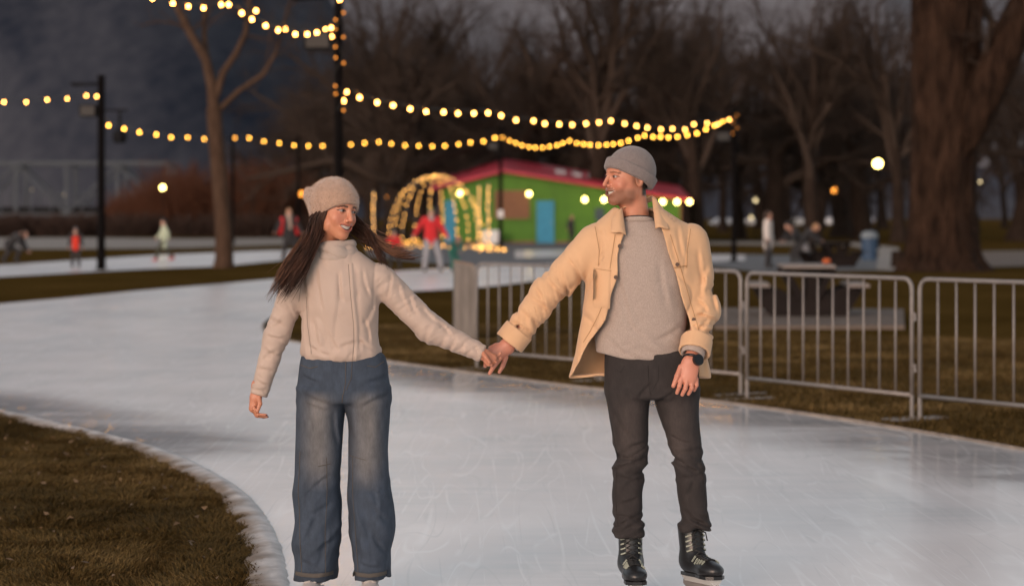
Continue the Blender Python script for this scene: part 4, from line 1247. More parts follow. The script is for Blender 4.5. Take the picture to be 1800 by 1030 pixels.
# ------------------------------------------------------------------ head
def head_sdf(L, w):
    """L: local points, x = towards the left ear, y = forward, z = up; w: 1 woman, 0 man"""
    jaw = .052 - .006 * w
    d = ell(L, (0, -.012, .035), (.075, .094, .086))
    d = smin(d, ell(L, (0, .025, -.022), (.063, .070, .080)), .03)
    d = smin(d, ell(L, (0, .030, -.068), (jaw, .052, .040)), .025)
    d = smin(d, ell(L, (0, .072, -.098), (.019 + .004 * (1 - w), .016, .015)), .032)          # chin
    ax = A3(1, 1, 1); S = L.copy(); S[:, 0] = np.abs(S[:, 0])
    d = smin(d, ell(S, (.040, .064, -.030), (.020, .018, .020)), .022)                        # cheek raised by the smile
    d = smin(d, ell(S, (.056, .02, -.062), (.010, .022, .024)), .02)                          # jaw angle
    d = smin(d, cone(S, (.006, .090, .026), (.042, .076, .026), .008 + .002 * (1 - w), .007), .014)   # brow
    d = smax(d, -ell(S, (.0315, .101, .004), (.018, .020, .0125)), .010)                      # eye socket
    d = smin(d, cone(L, (0, .090, .018), (0, .111 + .004 * (1 - w), -.030), .0065, .0085), .009)      # nose
    d = smin(d, ell(S, (.0105, .098, -.034), (.0075, .010, .0075)), .006)
    d = smax(d, -ball(S, (.0055, .105, -.0425), .0038), .003)
    d = smin(d, ell(L, (0, .083, -.062), (.030, .018, .018)), .014)                            # mouth mound
    # open smile
    zc = -.065 + 10.5 * (L[:, 0] ** 2)
    op = np.sqrt((L[:, 0] / .0305) ** 2 + ((L[:, 2] - zc) / (.0088 if w else .0064)) ** 2) - 1
    up = np.sqrt(((L[:, 2] - (zc + .0094 - 7 * L[:, 0] ** 2)) / 1.0) ** 2 + ((L[:, 1] - (.1005 - 14 * L[:, 0] ** 2)) / 1.0) ** 2) - .0045
    lw = np.sqrt(((L[:, 2] - (zc - .0100 + 7 * L[:, 0] ** 2)) / 1.0) ** 2 + ((L[:, 1] - (.0985 - 14 * L[:, 0] ** 2)) / 1.0) ** 2) - .0055
    wid = np.abs(L[:, 0]) - .031
    d = smin(d, smax(up, wid, .006), .005); d = smin(d, smax(lw, wid, .006), .005)
    d = smax(d, -np.maximum(op * .006, .074 - L[:, 1]), .003)
    # lids
    e = ball(S, (.0315, .0775, .004), .0145)
    slit = np.sqrt(((S[:, 0] - .0315) / .0135) ** 2 + ((L[:, 2] - .0035) / .0044) ** 2) - 1
    e = smax(e, -np.maximum(slit * .005, .08 - L[:, 1]), .001)
    d = smin(d, e, .004)
    # ear
    q = S - A3(.077, -.006, -.008)
    ear = ell(S, (.079, -.008, -.006), (.009, .019, .031)); ear = smax(ear, -ell(S, (.088, -.004, -.004), (.008, .011, .020)), .004)
    d = smin(d, ear, .006)
    # neck
    d = smin(d, cone(L, (0, -.022, -.07), (0, -.045, -.22), .056 - .010 * w, .062 - .012 * w), .03)
    return d
def head_frame(c, yaw, pitch, roll):
    """yaw: degrees turned towards +X from facing the camera; columns = local axes in world"""
    m = Matrix.Rotation(RAD(roll), 3, 'Y') @ Matrix.Rotation(RAD(yaw), 3, 'Z')
    base = Matrix(((1, 0, 0), (0, -1, 0), (0, 0, 1)))       # local (left ear, forward, up) when facing the camera: left ear = +X, forward = -Y
    m = m @ base @ Matrix.Rotation(RAD(pitch), 3, 'X')
    return np.array(m, np.float32), np.asarray(c, np.float32)
def to_local(P, fr): return (P - fr[1]) @ fr[0]
def to_world(L, fr): return L @ fr[0].T + fr[1]
def make_head(fr, w, h=.0022):
    ext = 0.26
    fn = lambda P: head_sdf(P, w)
    return surface_nets(fn, (-.105, -.13, -.235), (.105, .135, .135), h)
def skin_color(L, w):
    n = len(L); base = np.array([.56, .235, .140]) if not w else np.array([.58, .250, .145])
    c = np.tile(base, (n, 1)).astype(np.float32)
    def blend(mask, col):
        nonlocal c
        m = np.clip(mask, 0, 1)[:, None]; c = c * (1 - m) + np.array(col, np.float32) * m
    S = np.abs(L[:, 0])
    blend(.6 * np.exp(-(((S - .042) / .020) ** 2 + ((L[:, 2] + .03) / .022) ** 2)) * (L[:, 1] > .02), (.55, .19, .13))
    blend(.4 * np.exp(-((L[:, 0] / .016) ** 2 + ((L[:, 2] + .03) / .014) ** 2)) * (L[:, 1] > .09), (.58, .20, .14))
    zc = -.065 + 10.5 * L[:, 0] ** 2
    lip = (np.abs(L[:, 2] - zc) < .0160 - 9 * L[:, 0] ** 2) & (S < .031) & (L[:, 1] > .080)
    blend(lip * (.75 if w else .5), (.40, .12, .095) if w else (.42, .16, .12))
    inside = (np.sqrt((L[:, 0] / .0265) ** 2 + ((L[:, 2] - zc) / .0070) ** 2) < 1.0) & (L[:, 1] < .093) & (L[:, 1] > .06)
    blend(inside * .9, (.10, .02, .02))
    # brows and lash line
    bz = .0215 - .28 * np.maximum(S - .03, 0) + .16 * np.minimum(S - .012, .016)
    blend(((np.abs(L[:, 2] - bz) < .0042 - .03 * np.maximum(S - .03, 0)) & (S > .012) & (S < .052) & (L[:, 1] > .05)) * (.9 if w else .6), (.050, .028, .018) if w else (.16, .085, .05))
    lash = np.abs(np.sqrt(((S - .0315) / .0140) ** 2 + ((L[:, 2] - .0035) / .0058) ** 2) - 1) < .28
    blend((lash & (L[:, 1] > .07) & (L[:, 2] > .002)) * (.95 if w else .6), (.02, .012, .01))
    blend(.35 * np.exp(-(((S - .0315) / .018) ** 2 + ((L[:, 2] - .004) / .012) ** 2)) * (L[:, 1] > .06), (.30, .12, .08))
    mot = (n3(L, 90, 3) - .5) * .5 + (n3(L, 35, 4) - .5) * .5
    c = c * np.stack([1 + .10 * mot, 1 + .30 * mot, 1 + .32 * mot], 1)
    if not w:
        st = np.clip((-.038 - L[:, 2]) / .02, 0, 1) * np.clip((L[:, 1] + .005) / .02, 0, 1) * np.clip((L[:, 2] + .125) / .02, 0, 1)
        blend(st * .70, (.19, .095, .06))
        mus = np.exp(-((L[:, 2] + .047) / .006) ** 2) * (S < .028) * (L[:, 1] > .08)
        blend(mus * .55, (.19, .095, .06))
        nape = np.clip((-.028 - L[:, 1]) / .012, 0, 1) * np.clip((L[:, 2] + .078) / .010, 0, 1)
        blend(nape, (.035, .022, .016))
        burn = np.exp(-(((L[:, 1] - .012) / .012) ** 2 + ((L[:, 2] - .0) / .03) ** 2)) * (S > .055)
        blend(burn * .7, (.11, .06, .04))
    return c
M['skin'] = mat('skin', (.5, .3, .2), .46, attr='Col', sss=.08, bump=(220, .10, .001))
M['eye_white'] = mat('eye_white', (.30, .27, .25), .2)
M['iris'] = mat('iris', (.035, .022, .015), .1)
M['teeth'] = mat('teeth', (.76, .71, .63), .3)

def add_face_parts(fr, parent, base, gaze=0.0):
    """eyes with irises turned to the side, and the row of teeth"""
    for s in (-1, 1):
        c = to_world(A3(s * .0315, .0775, .004)[None], fr)[0]
        bm = bmesh.new(); bmesh.ops.create_uvsphere(bm, u_segments=20, v_segments=14, radius=.0130)
        me = bpy.data.meshes.new('eye'); bm.to_mesh(me); bm.free(); smooth(me)
        e = link('eye', me, M['eye_white'], parent); e.location = Vector(c) - Vector(base)
        d = fr[0] @ A3(gaze, .97, -.02); d = Vector(d).normalized()
        bm = bmesh.new(); bmesh.ops.create_uvsphere(bm, u_segments=16, v_segments=10, radius=.0084)
        me = bpy.data.meshes.new('iris'); bm.to_mesh(me); bm.free(); smooth(me)
        i = link('iris', me, M['iris'], e); i.location = d * .0060
    V, Fq = [], []
    n = 25
    for k in range(n):
        x = -.0245 + .049 * k / (n - 1); zc = -.065 + 10.5 * x * x; y = .0905 - 15 * x * x + .0006 * abs(math.sin(k * 1.4))
        top, bot = zc + .0080, zc - .0036 + 5 * x * x
        V += [(x, y, top), (x, y, bot)]
    V = to_world(np.array(V, np.float32), fr) - np.asarray(base, np.float32)
    Fq = [(2 * k, 2 * k + 1, 2 * k + 3, 2 * k + 2) for k in range(n - 1)]
    me = np_mesh('teeth', V, Fq); smooth(me)
    link('teeth', me, M['teeth'], parent)

def hat_sdf(L, r, slope, off, cuff, top, wob, seed=0):
    d = ell(L, (0, -.014, .030), r)
    plane = off + slope * L[:, 1] - L[:, 2]            # >0 below the rim
    if cuff:
        band = smax(d - .012, plane - 0, .004); band = smax(band, -(plane + cuff), .003)
        d = smin(d, band, .002)
    d = d + wob * (n3(L, 22, seed) - .5) + .4 * wob * (n3(L, 55, seed + 1) - .5)
    inner = ell(L, (0, -.014, .026), (r[0] - .012, r[1] - .012, r[2] - .012))
    d = smax(d, plane, .004)
    return smax(d, -inner, .004)

def strip_on(bvh, pts, width, lift, n=40, base=(0, 0, 0)):
    """thin raised strip following an (x, z) polyline on the front of a surface found by rays along +Y"""
    P = [Vector((p[0], p[1])) for p in pts]
    L = [0]
    for a, b in zip(P[:-1], P[1:]): L.append(L[-1] + (b - a).length)
    V, Fq = [], []
    for k in range(n):
        s = L[-1] * k / (n - 1); i = min(max(np.searchsorted(L, s) - 1, 0), len(P) - 2)
        f = (s - L[i]) / max(L[i + 1] - L[i], 1e-6); c = P[i].lerp(P[i + 1], f); t = (P[i + 1] - P[i]).normalized(); nn = Vector((-t.y, t.x))
        for e in (-1, -.6, .6, 1):
            q = c + nn * width * .5 * e
            h = bvh.ray_cast(Vector((q.x, 0, q.y)), Vector((0, 1, 0)), 40)
            y = h[0].y if h[0] is not None else None
            V.append([q.x, y, q.y, (0.0 if abs(e) == 1 else lift)])
    ys = [v[1] for v in V if v[1] is not None]
    if not ys: return None
    med = sorted(ys)[len(ys) // 2]
    out = [(v[0] - base[0], (v[1] if v[1] is not None else med) - (v[3] if v[3] else -.001) - base[1], v[2] - base[2]) for v in V]
    Fq = [(4 * k + j, 4 * k + j + 1, 4 * k + j + 5, 4 * k + j + 4) for k in range(n - 1) for j in range(3)]
    me = np_mesh('strip', out, Fq); smooth(me)
    return me
def patch_on(bvh, quad, lift, base, nu=10, nv=12):
    """raised patch pocket: quad = 4 (x, z) corners"""
    Q = [Vector(q) for q in quad]; V = []
    last = None
    for j in range(nv + 1):
        for i in range(nu + 1):
            a = Q[0].lerp(Q[1], i / nu); b = Q[3].lerp(Q[2], i / nu); q = a.lerp(b, j / nv)
            h = bvh.ray_cast(Vector((q.x, 0, q.y)), Vector((0, 1, 0)), 40)
            y = h[0].y if h[0] is not None else last
            if last is not None and abs(y - last) > .05: y = last
            last = y
            edge = i in (0, nu) or j in (0, nv)
            V.append((q.x - base[0], y - (-.001 if edge else lift) - base[1], q.y - base[2]))
    idx = np.arange((nu + 1) * (nv + 1)).reshape(nv + 1, nu + 1)
    Fq = np.stack([idx[:-1, :-1], idx[:-1, 1:], idx[1:, 1:], idx[1:, :-1]], -1).reshape(-1, 4)
    me = np_mesh('patch', V, Fq); smooth(me)
    return me
def bvh_of(VQ): return BVHTree.FromPolygons([tuple(v) for v in VQ[0].tolist()], VQ[1].tolist())

def skate(parent, base, heel_ground, yaw, mat_boot, mat_lace, m_holder, L=.30, shaft=.20, w=.050, trim=None, tilt=0.0, h0=.06, ins=.052, toe=.034):
    """ice skate: yaw 0 = toe towards the camera, positive turns the toe to +X"""
    def fn(P):
        d = union([cone(P, (0, .0, h0 + .06), (0, .02, h0 + shaft), w * .98, w * 1.02, (1, .85, 1)),
                   cone(P, (0, .01, h0 + ins), (0, -.13, h0 + toe - .006), w * .98, toe * 1.15, (1, 1, 1.0)),
                   ell(P, (0, -L * .53, h0 + toe * .82), (w * .96, .066, toe))], .03)
        d = smax(d, h0 - P[:, 2], .008)
        d = smax(d, P[:, 2] - (h0 + shaft), .01)
        return d
    V, Q = sdf_mesh('boot', fn, (-.09, -.26, .05), (.09, .12, .32), .006, 1)
    t = empty('skate'); t.parent = parent
    t.location = Vector(heel_ground) - Vector(base); t.rotation_euler = (tilt, 0, yaw)
    boot = link('boot', np_mesh('boot', V, Q), mat_boot, t); smooth(boot.data)
    bv = BVHTree.FromPolygons([tuple(v) for v in V.tolist()], Q.tolist())
    def on(x, z, lift=.002):
        h = bv.ray_cast(Vector((x, -1, z)), Vector((0, 1, 0)), 3)
        return Vector((x, (h[0].y if h[0] is not None else -.05) - lift, z))
    def top(x, y, lift=.002):
        h = bv.ray_cast(Vector((x, y, 1)), Vector((0, 0, -1)), 3)
        return Vector((x, y, (h[0].z if h[0] is not None else h0 + .05) + lift))
    def rung(x, i):                                     # ten lace rows: five over the instep, five up the shaft
        return top(x, -.150 + .020 * i, .004) if i < 5 else on(x, h0 + .105 + (shaft - .11) * (i - 5) / 4.5, .005)
    tg = MB()
    for i in range(12):
        for x in (-.024, 0, .024):
            p = rung(x, min(i, 9.5)); 
            if i > 9: p = p + Vector((0, -.006 * (i - 9), .020 * (i - 9)))
            tg.v.append(tuple(p - Vector((0, 0, .002 if x else 0))))
    tg.f = [(3 * i + j, 3 * i + j + 1, 3 * i + j + 4, 3 * i + j + 3) for i in range(11) for j in range(2)]
    tg.build('tongue', mat_boot, t, sm=True)
    lc = MB()
    for i in range(9):
        for s in (-1, 1):
            a, b = rung(s * .024, i), rung(-s * .024, i + 1); m_ = (a + b) / 2 + Vector((0, -.004, .004))
            lc.tube([a, m_, b], .0034, n=5)
    q = rung(0, 9)
    lc.tube([q + Vector((0, -.006, 0)), q + Vector((-.028, -.016, -.012)), q + Vector((-.034, -.012, -.05))], .003, n=5)
    lc.tube([q + Vector((0, -.006, 0)), q + Vector((.028, -.016, -.010)), q + Vector((.038, -.012, -.045))], .003, n=5)
    lc.build('laces', mat_lace, t, sm=True)
    if trim is not None:
        for s in (-1, 1):
            for i in range(10):
                a, b = rung(s * .026, i), (rung(s * .041, i) if i < 5 else on(s * .043, rung(0, i).z - .008, .004))
                MB().beam(a + Vector((0, -.001, .001)), b, .0085 if i > 4 else .0055, .006).build('eyelet_stripe', trim, t)
    sole = MB(); n = 14
    prof = [(.0, .055), (.032, .05), (.036, .0), (.034, -.08), (.046, -.14), (.044, -.19), (.02, -.215)]
    pts = [(x, y) for x, y in prof] + [(-x, y) for x, y in prof[::-1] if x > 0]
    k = len(pts)
    sole.add([(x, y, h0 - .006) for x, y in pts] + [(x, y, h0 + .008) for x, y in pts], [tuple(range(k - 1, -1, -1)), tuple(range(k, 2 * k))] + [(i, (i + 1) % k, k + (i + 1) % k, k + i) for i in range(k)])
    sole.build('sole', mat_boot, t)
    hd = MB()
    hd.add([(-.012, .05, .028), (.012, .05, .028), (.012, -.2, .028), (-.012, -.2, .028), (-.03, .055, h0 - .004), (.03, .055, h0 - .004), (.03, -.2, h0 - .004), (-.03, -.2, h0 - .004)],
           [(3, 2, 1, 0), (4, 5, 6, 7), (0, 1, 5, 4), (1, 2, 6, 5), (2, 3, 7, 6), (3, 0, 4, 7)])
    ho = hd.build('blade_holder', m_holder, t)
    MB().add([(-.002, .085, .012), (-.002, .06, 0), (-.002, -.20, 0), (-.002, -.235, .014), (-.002, -.235, .03), (-.002, .085, .03), (.002, .085, .012), (.002, .06, 0), (.002, -.20, 0), (.002, -.235, .014), (.002, -.235, .03), (.002, .085, .03)],
             [(0, 1, 2, 3, 4, 5), (11, 10, 9, 8, 7, 6)] + [(i, 6 + i, 6 + (i + 1) % 6, (i + 1) % 6) for i in range(6)]).build('blade', M['galv'], ho)
    return t
# ================================================================== the couple
ICE = 0.02
M['man_jacket'] = mat('tan_canvas', (.65, .40, .225), .9, noise=(9, .07, 5, (1, 1, 1)), bump=(420, .35, .0012), sheen=.15)
M['sweater'] = mat('oatmeal_knit', (.38, .305, .26), .95, noise=(260, .16, 2, (1, 1, .6)), bump=(260, .5, .002), sheen=.2)
M['black_jean'] = mat('washed_black_denim', (.5, .5, .5), .9, attr='Col', noise=(140, .16, 3, (1, 1, .35)), bump=(500, .35, .001))
M['blue_jean'] = mat('blue_denim', (.5, .5, .5), .9, attr='Col', noise=(140, .14, 3, (1, 1, .35)), bump=(500, .35, .001))
M['grey_knit'] = mat('grey_knit', (.20, .165, .155), .95, noise=(120, .12, 3, (1, 1, 1)), bump=(260, .5, .002), sheen=.25)
M['tan_knit'] = mat('fuzzy_tan_knit', (.42, .27, .19), .95, noise=(60, .14, 5, (1, 1, 1)), bump=(180, .9, .004), sheen=.5)
M['cream_shell'] = mat('cream_quilted_shell', (.49, .38, .315), .75, noise=(7, .05, 4, (1, 1, 1)), bump=(36, .22, .006), sheen=.1)
M['cream_dark'] = mat('cream_seam', (.26, .22, .19), .8)
M['cowl'] = mat('cream_jersey', (.44, .355, .30), .9, bump=(300, .4, .0015), sheen=.2)
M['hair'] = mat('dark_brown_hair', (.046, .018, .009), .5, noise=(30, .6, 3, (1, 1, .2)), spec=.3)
M['hair_light'] = mat('light_brown_hair', (.15, .062, .028), .5)  # paler brown strands over the dark locks
M['boot_white'] = mat('white_skate_leather', (.55, .49, .46), .45)
M['boot_black'] = mat('black_skate_shell', (.014, .014, .015), .35, noise=(8, .3, 4, (1, 1, 1)))
M['stripe'] = mat('grey_green_stripe', (.30, .32, .26), .6)
M['lace_black'] = mat('black_lace', (.018, .018, .018), .8)
M['lace_white'] = mat('cream_lace', (.50, .45, .42), .8)
M['seam_tan'] = mat('tan_seam', (.40, .23, .11), .9)
M['button'] = mat('brown_horn_button', (.09, .045, .025), .35)
M['watch'] = mat('black_watch', (.010, .010, .011), .25)
M['seam_blue'] = mat('denim_seam', (.085, .075, .065), .9)
M['seam_black'] = mat('black_denim_seam', (.022, .018, .017), .9)
M['print_white'] = mat('white_print', (.5, .5, .48), .6)
M['tee'] = mat('black_tee', (.015, .015, .017), .9)
M['pearl'] = mat('pearl', (.75, .72, .68), .15)
M['nail'] = mat('dark_nail', (.10, .02, .025), .2)

def densify(rows): return [tuple(r) for r in smooth_rows(rows)]

# ------------------------------------------------------------------ woman
WY = 9.95; WS = FPX / WY
def wx(u): return (u - CU) / WS
def wz(v): return CAM_H - (v - HV) / WS
def wp(u, v, dy=0.0): return (wx(u), WY + dy, wz(v))
def wrow(v, u, hw, hd, dy=0.0): return (wz(v), wx(u), WY + dy, hw / WS, hd)
wbase = (wx(604), WY, ICE)
woman = empty('person', wbase)
tag(woman, 'smiling skater in tan beanie, cream jacket and wide blue jeans, holding hands', 'person', 'skating couple')

wfr = head_frame((wx(588), WY - .01, wz(371)), 45, 2, 9)
hV, hQ = make_head(wfr, 1); colh = skin_color(hV, 1)
hW = to_world(hV, wfr); hQ = hQ[:, ::-1]
def w_hand_r(P):
    d = cone(P, wp(452, 676), wp(450, 697, -.005), .024, .023)
    d = smin(d, cone(P, wp(450, 700, -.01), wp(446, 717, -.012), .024, .019, (1, 1.25, 1)), .012)
    fs = [finger(P, [wp(448, 716, -.03), wp(455, 727, -.035), wp(469, 728, -.035)], .0085, .0055), finger(P, [wp(446, 718, -.018), wp(454, 730, -.02), wp(470, 731.5, -.02)], .0088, .0056),
          finger(P, [wp(444, 718, -.004), wp(451, 730, -.004), wp(465, 733, -.006)], .0085, .0055), finger(P, [wp(443, 716, .010), wp(449, 727, .012), wp(460, 731, .01)], .0075, .005)]
    th = finger(P, [wp(456, 697, -.025), wp(459, 708, -.04), wp(454.5, 721, -.045)], .0105, .0075)
    return smin(union([d] + fs, .006), th, .006)
def w_hand_l(P):
    d = cone(P, wp(836, 617), wp(849, 622, -.01), .023, .023)
    d = smin(d, cone(P, wp(850, 623, -.012), wp(866, 630, -.005), .023, .019, (1, 1.3, 1)), .012)
    fs = [finger(P, [wp(852, 632, -.01), wp(858, 640, -.022), wp(864, 640, -.04)], .0085, .006), finger(P, [wp(858, 634, .0), wp(866, 642, .0), wp(872, 636, -.02)], .0085, .006),
          finger(P, [wp(864, 630, .012), wp(874, 636, .02), wp(880, 630, .02)], .0085, .006), finger(P, [wp(866, 624, .02), wp(875, 627, .03), wp(880, 621, .028)], .0075, .0055)]
    th = finger(P, [wp(849.5, 620.5, -.034), wp(854, 627, -.052), wp(860, 635.5, -.054)], .0105, .0075)
    return smin(union([d] + fs, .006), th, .004)
r1 = surface_nets(w_hand_r, wp(432, 745, -.08), wp(482, 662, .06), .0024)
r2 = surface_nets(w_hand_l, wp(824, 655, -.09), wp(892, 600, .06), .0024)
def w_core(P):
    d = loft(P, densify([wrow(455, 590, 26, .055), wrow(475, 594, 60, .07), wrow(540, 597, 52, .085), wrow(610, 600, 50, .08), wrow(690, 604, 62, .09)]))
    for pts in ([(523, 490), (487, 590), (452, 690)], [(668, 490), (757, 578), (840, 619)]):
        d = smin(d, smin(cone(P, wp(*pts[0]), wp(*pts[1]), .04, .034), cone(P, wp(*pts[1]), wp(*pts[2]), .034, .024), .02), .03)
    for u in (565, 646):
        d = smin(d, smin(cone(P, wp(u, 690), wp(u - 2, 850), .065, .045), cone(P, wp(u - 2, 850), wp(u - 4, 1010), .045, .035), .02), .03)
    return d
core = sdf_mesh('core', w_core, wp(430, 1020, -.16), wp(850, 440, .16), .014)
V_, Q_ = join_vq([(hW, hQ), r1, r2, core])
skin = np.tile(np.array([.54, .225, .135], np.float32), (len(V_), 1)); skin[:len(hW)] = colh
body_obj('body', (V_, Q_), M['skin'], woman, wbase, skin)
add_face_parts(wfr, woman, wbase, .25)
for t_ in (wp(470, 728, -.038), wp(471.5, 731.5, -.022)):
    n_ = MB().box(Vector(t_) - Vector(wbase), (.010, .006, .004)).build('fingernail', M['nail'], woman, bevel=.0012)

W_ROWS = densify([wrow(424, 590, 30, .060), wrow(440, 590, 40, .070), wrow(455, 591, 58, .088), wrow(468, 593, 74, .100), wrow(485, 596, 75, .112), wrow(510, 597, 73, .126), wrow(540, 597, 70, .132), wrow(575, 598, 68, .122), wrow(600, 599, 69, .118), wrow(618, 600, 73, .124), wrow(629, 601, 72, .122), wrow(635, 602, 66, .112)])
WA = [[(524, 490), (486, 590, .01), (455, 693, -.005)], [(667, 489), (757, 579, .01), (848, 621, -.005)]]
W_FOLDS = [(692, 482, 684, 530), (742, 538, 768, 566), (722, 520, 736, 556), (772, 562, 798, 590), (790, 584, 776, 612), (820, 600, 810, 626), (838, 604, 846, 630), (760, 572, 748, 600), (700, 500, 722, 552), (806, 594, 790, 620),
           (500, 498, 522, 530), (488, 530, 512, 546), (478, 556, 506, 572), (470, 588, 500, 594), (464, 612, 494, 626), (456, 644, 482, 648), (450, 664, 474, 678), (480, 574, 500, 560), (460, 630, 484, 612), (446, 682, 470, 684), (505, 520, 520, 560),
           (541, 500, 546, 600), (560, 470, 572, 545), (640, 474, 652, 520), (598, 604, 640, 594), (628, 588, 658, 612), (548, 606, 582, 622), (662, 536, 646, 572), (580, 580, 600, 616), (556, 560, 566, 612), (646, 556, 655, 600), (534, 480, 545, 520), (600, 476, 606, 530)]
def w_jacket(P):
    d = loft(P, W_ROWS, 2.15, .012)
    # vertical folds on the body, a gathered hem
    zz = P[:, 2]
    d = d - .003 * (ridge3(P, (22, 8, 4.0), 3) - .5) - .005 * (n3(P, (14, 10, 9), 4) - .5)
    d = d + .006 * ridge3(P, (13, 8, 5), 8) ** 8 + .004 * ridge3(np.stack([P[:, 0] * 10 + P[:, 2] * 9, P[:, 1] * 6, P[:, 2] * 10 - P[:, 0] * 6], 1), 1.0, 9) ** 9
    hem = np.exp(-((zz - wz(620)) / .03) ** 2)
    d = d - .007 * hem * (ridge3(P, (34, 20, 12), 6) - .4)
    sl = []
    for k, pts in enumerate(WA):
        a, b, c = wp(*pts[0]), wp(*pts[1]), wp(*pts[2])
        r = (.061, .050, .037) if k == 0 else (.063, .056, .038)
        e = smin(cone(P, a, b, r[0], r[1]), cone(P, b, c, r[1], r[2]), .03)
        ax = unit(np.array(c) - np.array(a)); t = (P - A3(*a)) @ ax.astype(np.float32); L = float(np.linalg.norm(np.array(c) - np.array(a)))
        # slanting gathers across the sleeve: noise squeezed along the arm
        side = np.array([ax[2], 0, -ax[0]], np.float32)
        T = np.stack([t * 48 + ((P - A3(*a)) @ side) * 16, ((P - A3(*a)) @ side) * 7, (P[:, 1] - WY) * 9], 1)
        gate = np.clip((n3(P, (17, 17, 17), 90 + k) - .35) / .3, 0, 1); gate2 = np.clip((n3(P, (24, 24, 24), 93 + k) - .4) / .25, 0, 1)
        e = e - .0030 * (ridge3(T, (1.7, 1.3, 1.2), 11 + k) - .5) + .006 * gate * ridge3(T, (.8, .5, .6), 19 + k) ** 7 + .0045 * gate2 * ridge3(T, (1.7, 1.0, 1.2), 20 + k) ** 6
        e = smax(e, (P - A3(*c)) @ unit(np.array(c) - np.array(b)).astype(np.float32) - .004, .006)
        sl.append(e)
    d = smin(d, sl[0], .022); d = smin(d, sl[1], .022)
    d = d + folds(P, W_FOLDS, wx, wz, .0062, .0095, WY + .02)
    # armhole seams
    for k, (u0, v0) in enumerate(((534, 470), (660, 468))):
        pl = (P[:, 0] - wx(u0)) + (P[:, 2] - wz(v0)) * (.10 if k == 0 else -.03)
        d = d + .004 * np.exp(-(pl / .005) ** 2) * (zz > wz(545))
    return d
jk = sdf_mesh('jacket', w_jacket, wp(425, 712, -.2), wp(862, 415, .2), .0055, 1)
jacket = body_obj('jacket', jk, M['cream_shell'], woman, wbase)
bv = bvh_of(jk)
XZ = lambda L: [(wx(u), wz(v)) for u, v in L]
for nm, pl, wd, lift, mm in (('zip_placket', [(619, 462), (624, 520), (629, 570), (630, 600), (628, 630)], .020, .0035, 'cream_shell'), ('seam', [(615, 464), (620, 520), (625, 570), (625, 600), (623, 631)], .0035, .0022, 'cream_dark'),
                         ('seam', [(541, 520), (543, 570), (551, 620)], .003, .002, 'cream_dark'), ('seam', [(534, 475), (531, 505), (527, 530)], .003, .002, 'cream_dark')):
    me = strip_on(bv, XZ(pl), wd, lift, 50, wbase)
    if me: link(nm, me, M[mm], jacket)
def w_cowl(P):
    d = None
    for (u, v, R, r, tz, dy) in ((590, 456, .070, .023, .10, .0), (590, 445, .066, .021, -.12, .0), (591, 434, .062, .015, .16, .004)):
        q = P - A3(*wp(u, v, dy)); z = q[:, 2] - tz * q[:, 0] + .16 * q[:, 1]
        rr = np.sqrt((q[:, 0] / 1.06) ** 2 + (q[:, 1] / .98) ** 2)
        e = np.sqrt((rr - R) ** 2 + (z * .8) ** 2) - r
        d = e if d is None else smin(d, e, .008)
    T = np.stack([P[:, 0] * 14, P[:, 1] * 14, P[:, 2] * 46 + P[:, 0] * 18], 1)
    return d - .006 * (ridge3(T, 1.0, 5) - .5) + .006 * ridge3(T, (.7, .7, .6), 6) ** 7
body_obj('cowl_collar', sdf_mesh('cowl', w_cowl, wp(545, 478, -.12), wp(636, 408, .12), .004, 1), M['cowl'], woman, wbase)

def w_hat(P):
    L = to_local(P, wfr)
    d = hat_sdf(L, (.096, .118, .110), .66, -.030, 0, .14, .004, 2)
    kn = ell(L, (-.012, -.118, .050), (.044, .044, .040))                       # slouching back of the hat
    d = smin(d, kn, .035)
    nub = ell(L, (-.018, -.158, .055), (.020, .016, .030)); d = smin(d, nub, .012)
    T = L @ np.array([[1, 0, 0], [0, .9, .4], [0, -.4, .9]], np.float32)
    d = d - .006 * (ridge3(T, (9, 26, 12), 8) - .5) * np.clip((-.03 - L[:, 1]) / .05, 0, 1)
    plane = -.030 + .66 * L[:, 1] - L[:, 2]
    return smax(d, plane, .004)
hv = sdf_mesh('hat', w_hat, wp(512, 425, -.2), wp(655, 296, .2), .0035, 1)
hat = body_obj('beanie', hv, M['tan_knit'], woman, wbase)
# fuzz of the knit
def fuzz(VQ, n, ln, seed, m, parent, base, rad=.0006):
    r = np.random.default_rng(seed); V, Q = VQ
    me = np_mesh('tmp', V, Q); nn = np.empty(len(V) * 3, np.float32); me.vertices.foreach_get('normal', nn); nn = nn.reshape(-1, 3); bpy.data.meshes.remove(me)
    i = r.integers(0, len(V), n); p = V[i]; d = nn[i] + r.normal(0, .55, (n, 3)); d /= np.linalg.norm(d, axis=1)[:, None]
    tip = p + d * (ln * r.uniform(.4, 1, n))[:, None]; sd = np.cross(d, r.normal(0, 1, (n, 3))); sd = sd / np.linalg.norm(sd, axis=1)[:, None] * rad
    X = np.stack([p - sd, p + sd, tip], 1).reshape(-1, 3) - np.asarray(base, np.float32)
    link('fuzz', np_mesh('fuzz', X, None, np.arange(n * 3).reshape(-1, 3)), m, parent)
fuzz(hv, 9000, .010, 4, M['tan_knit'], hat, wbase)

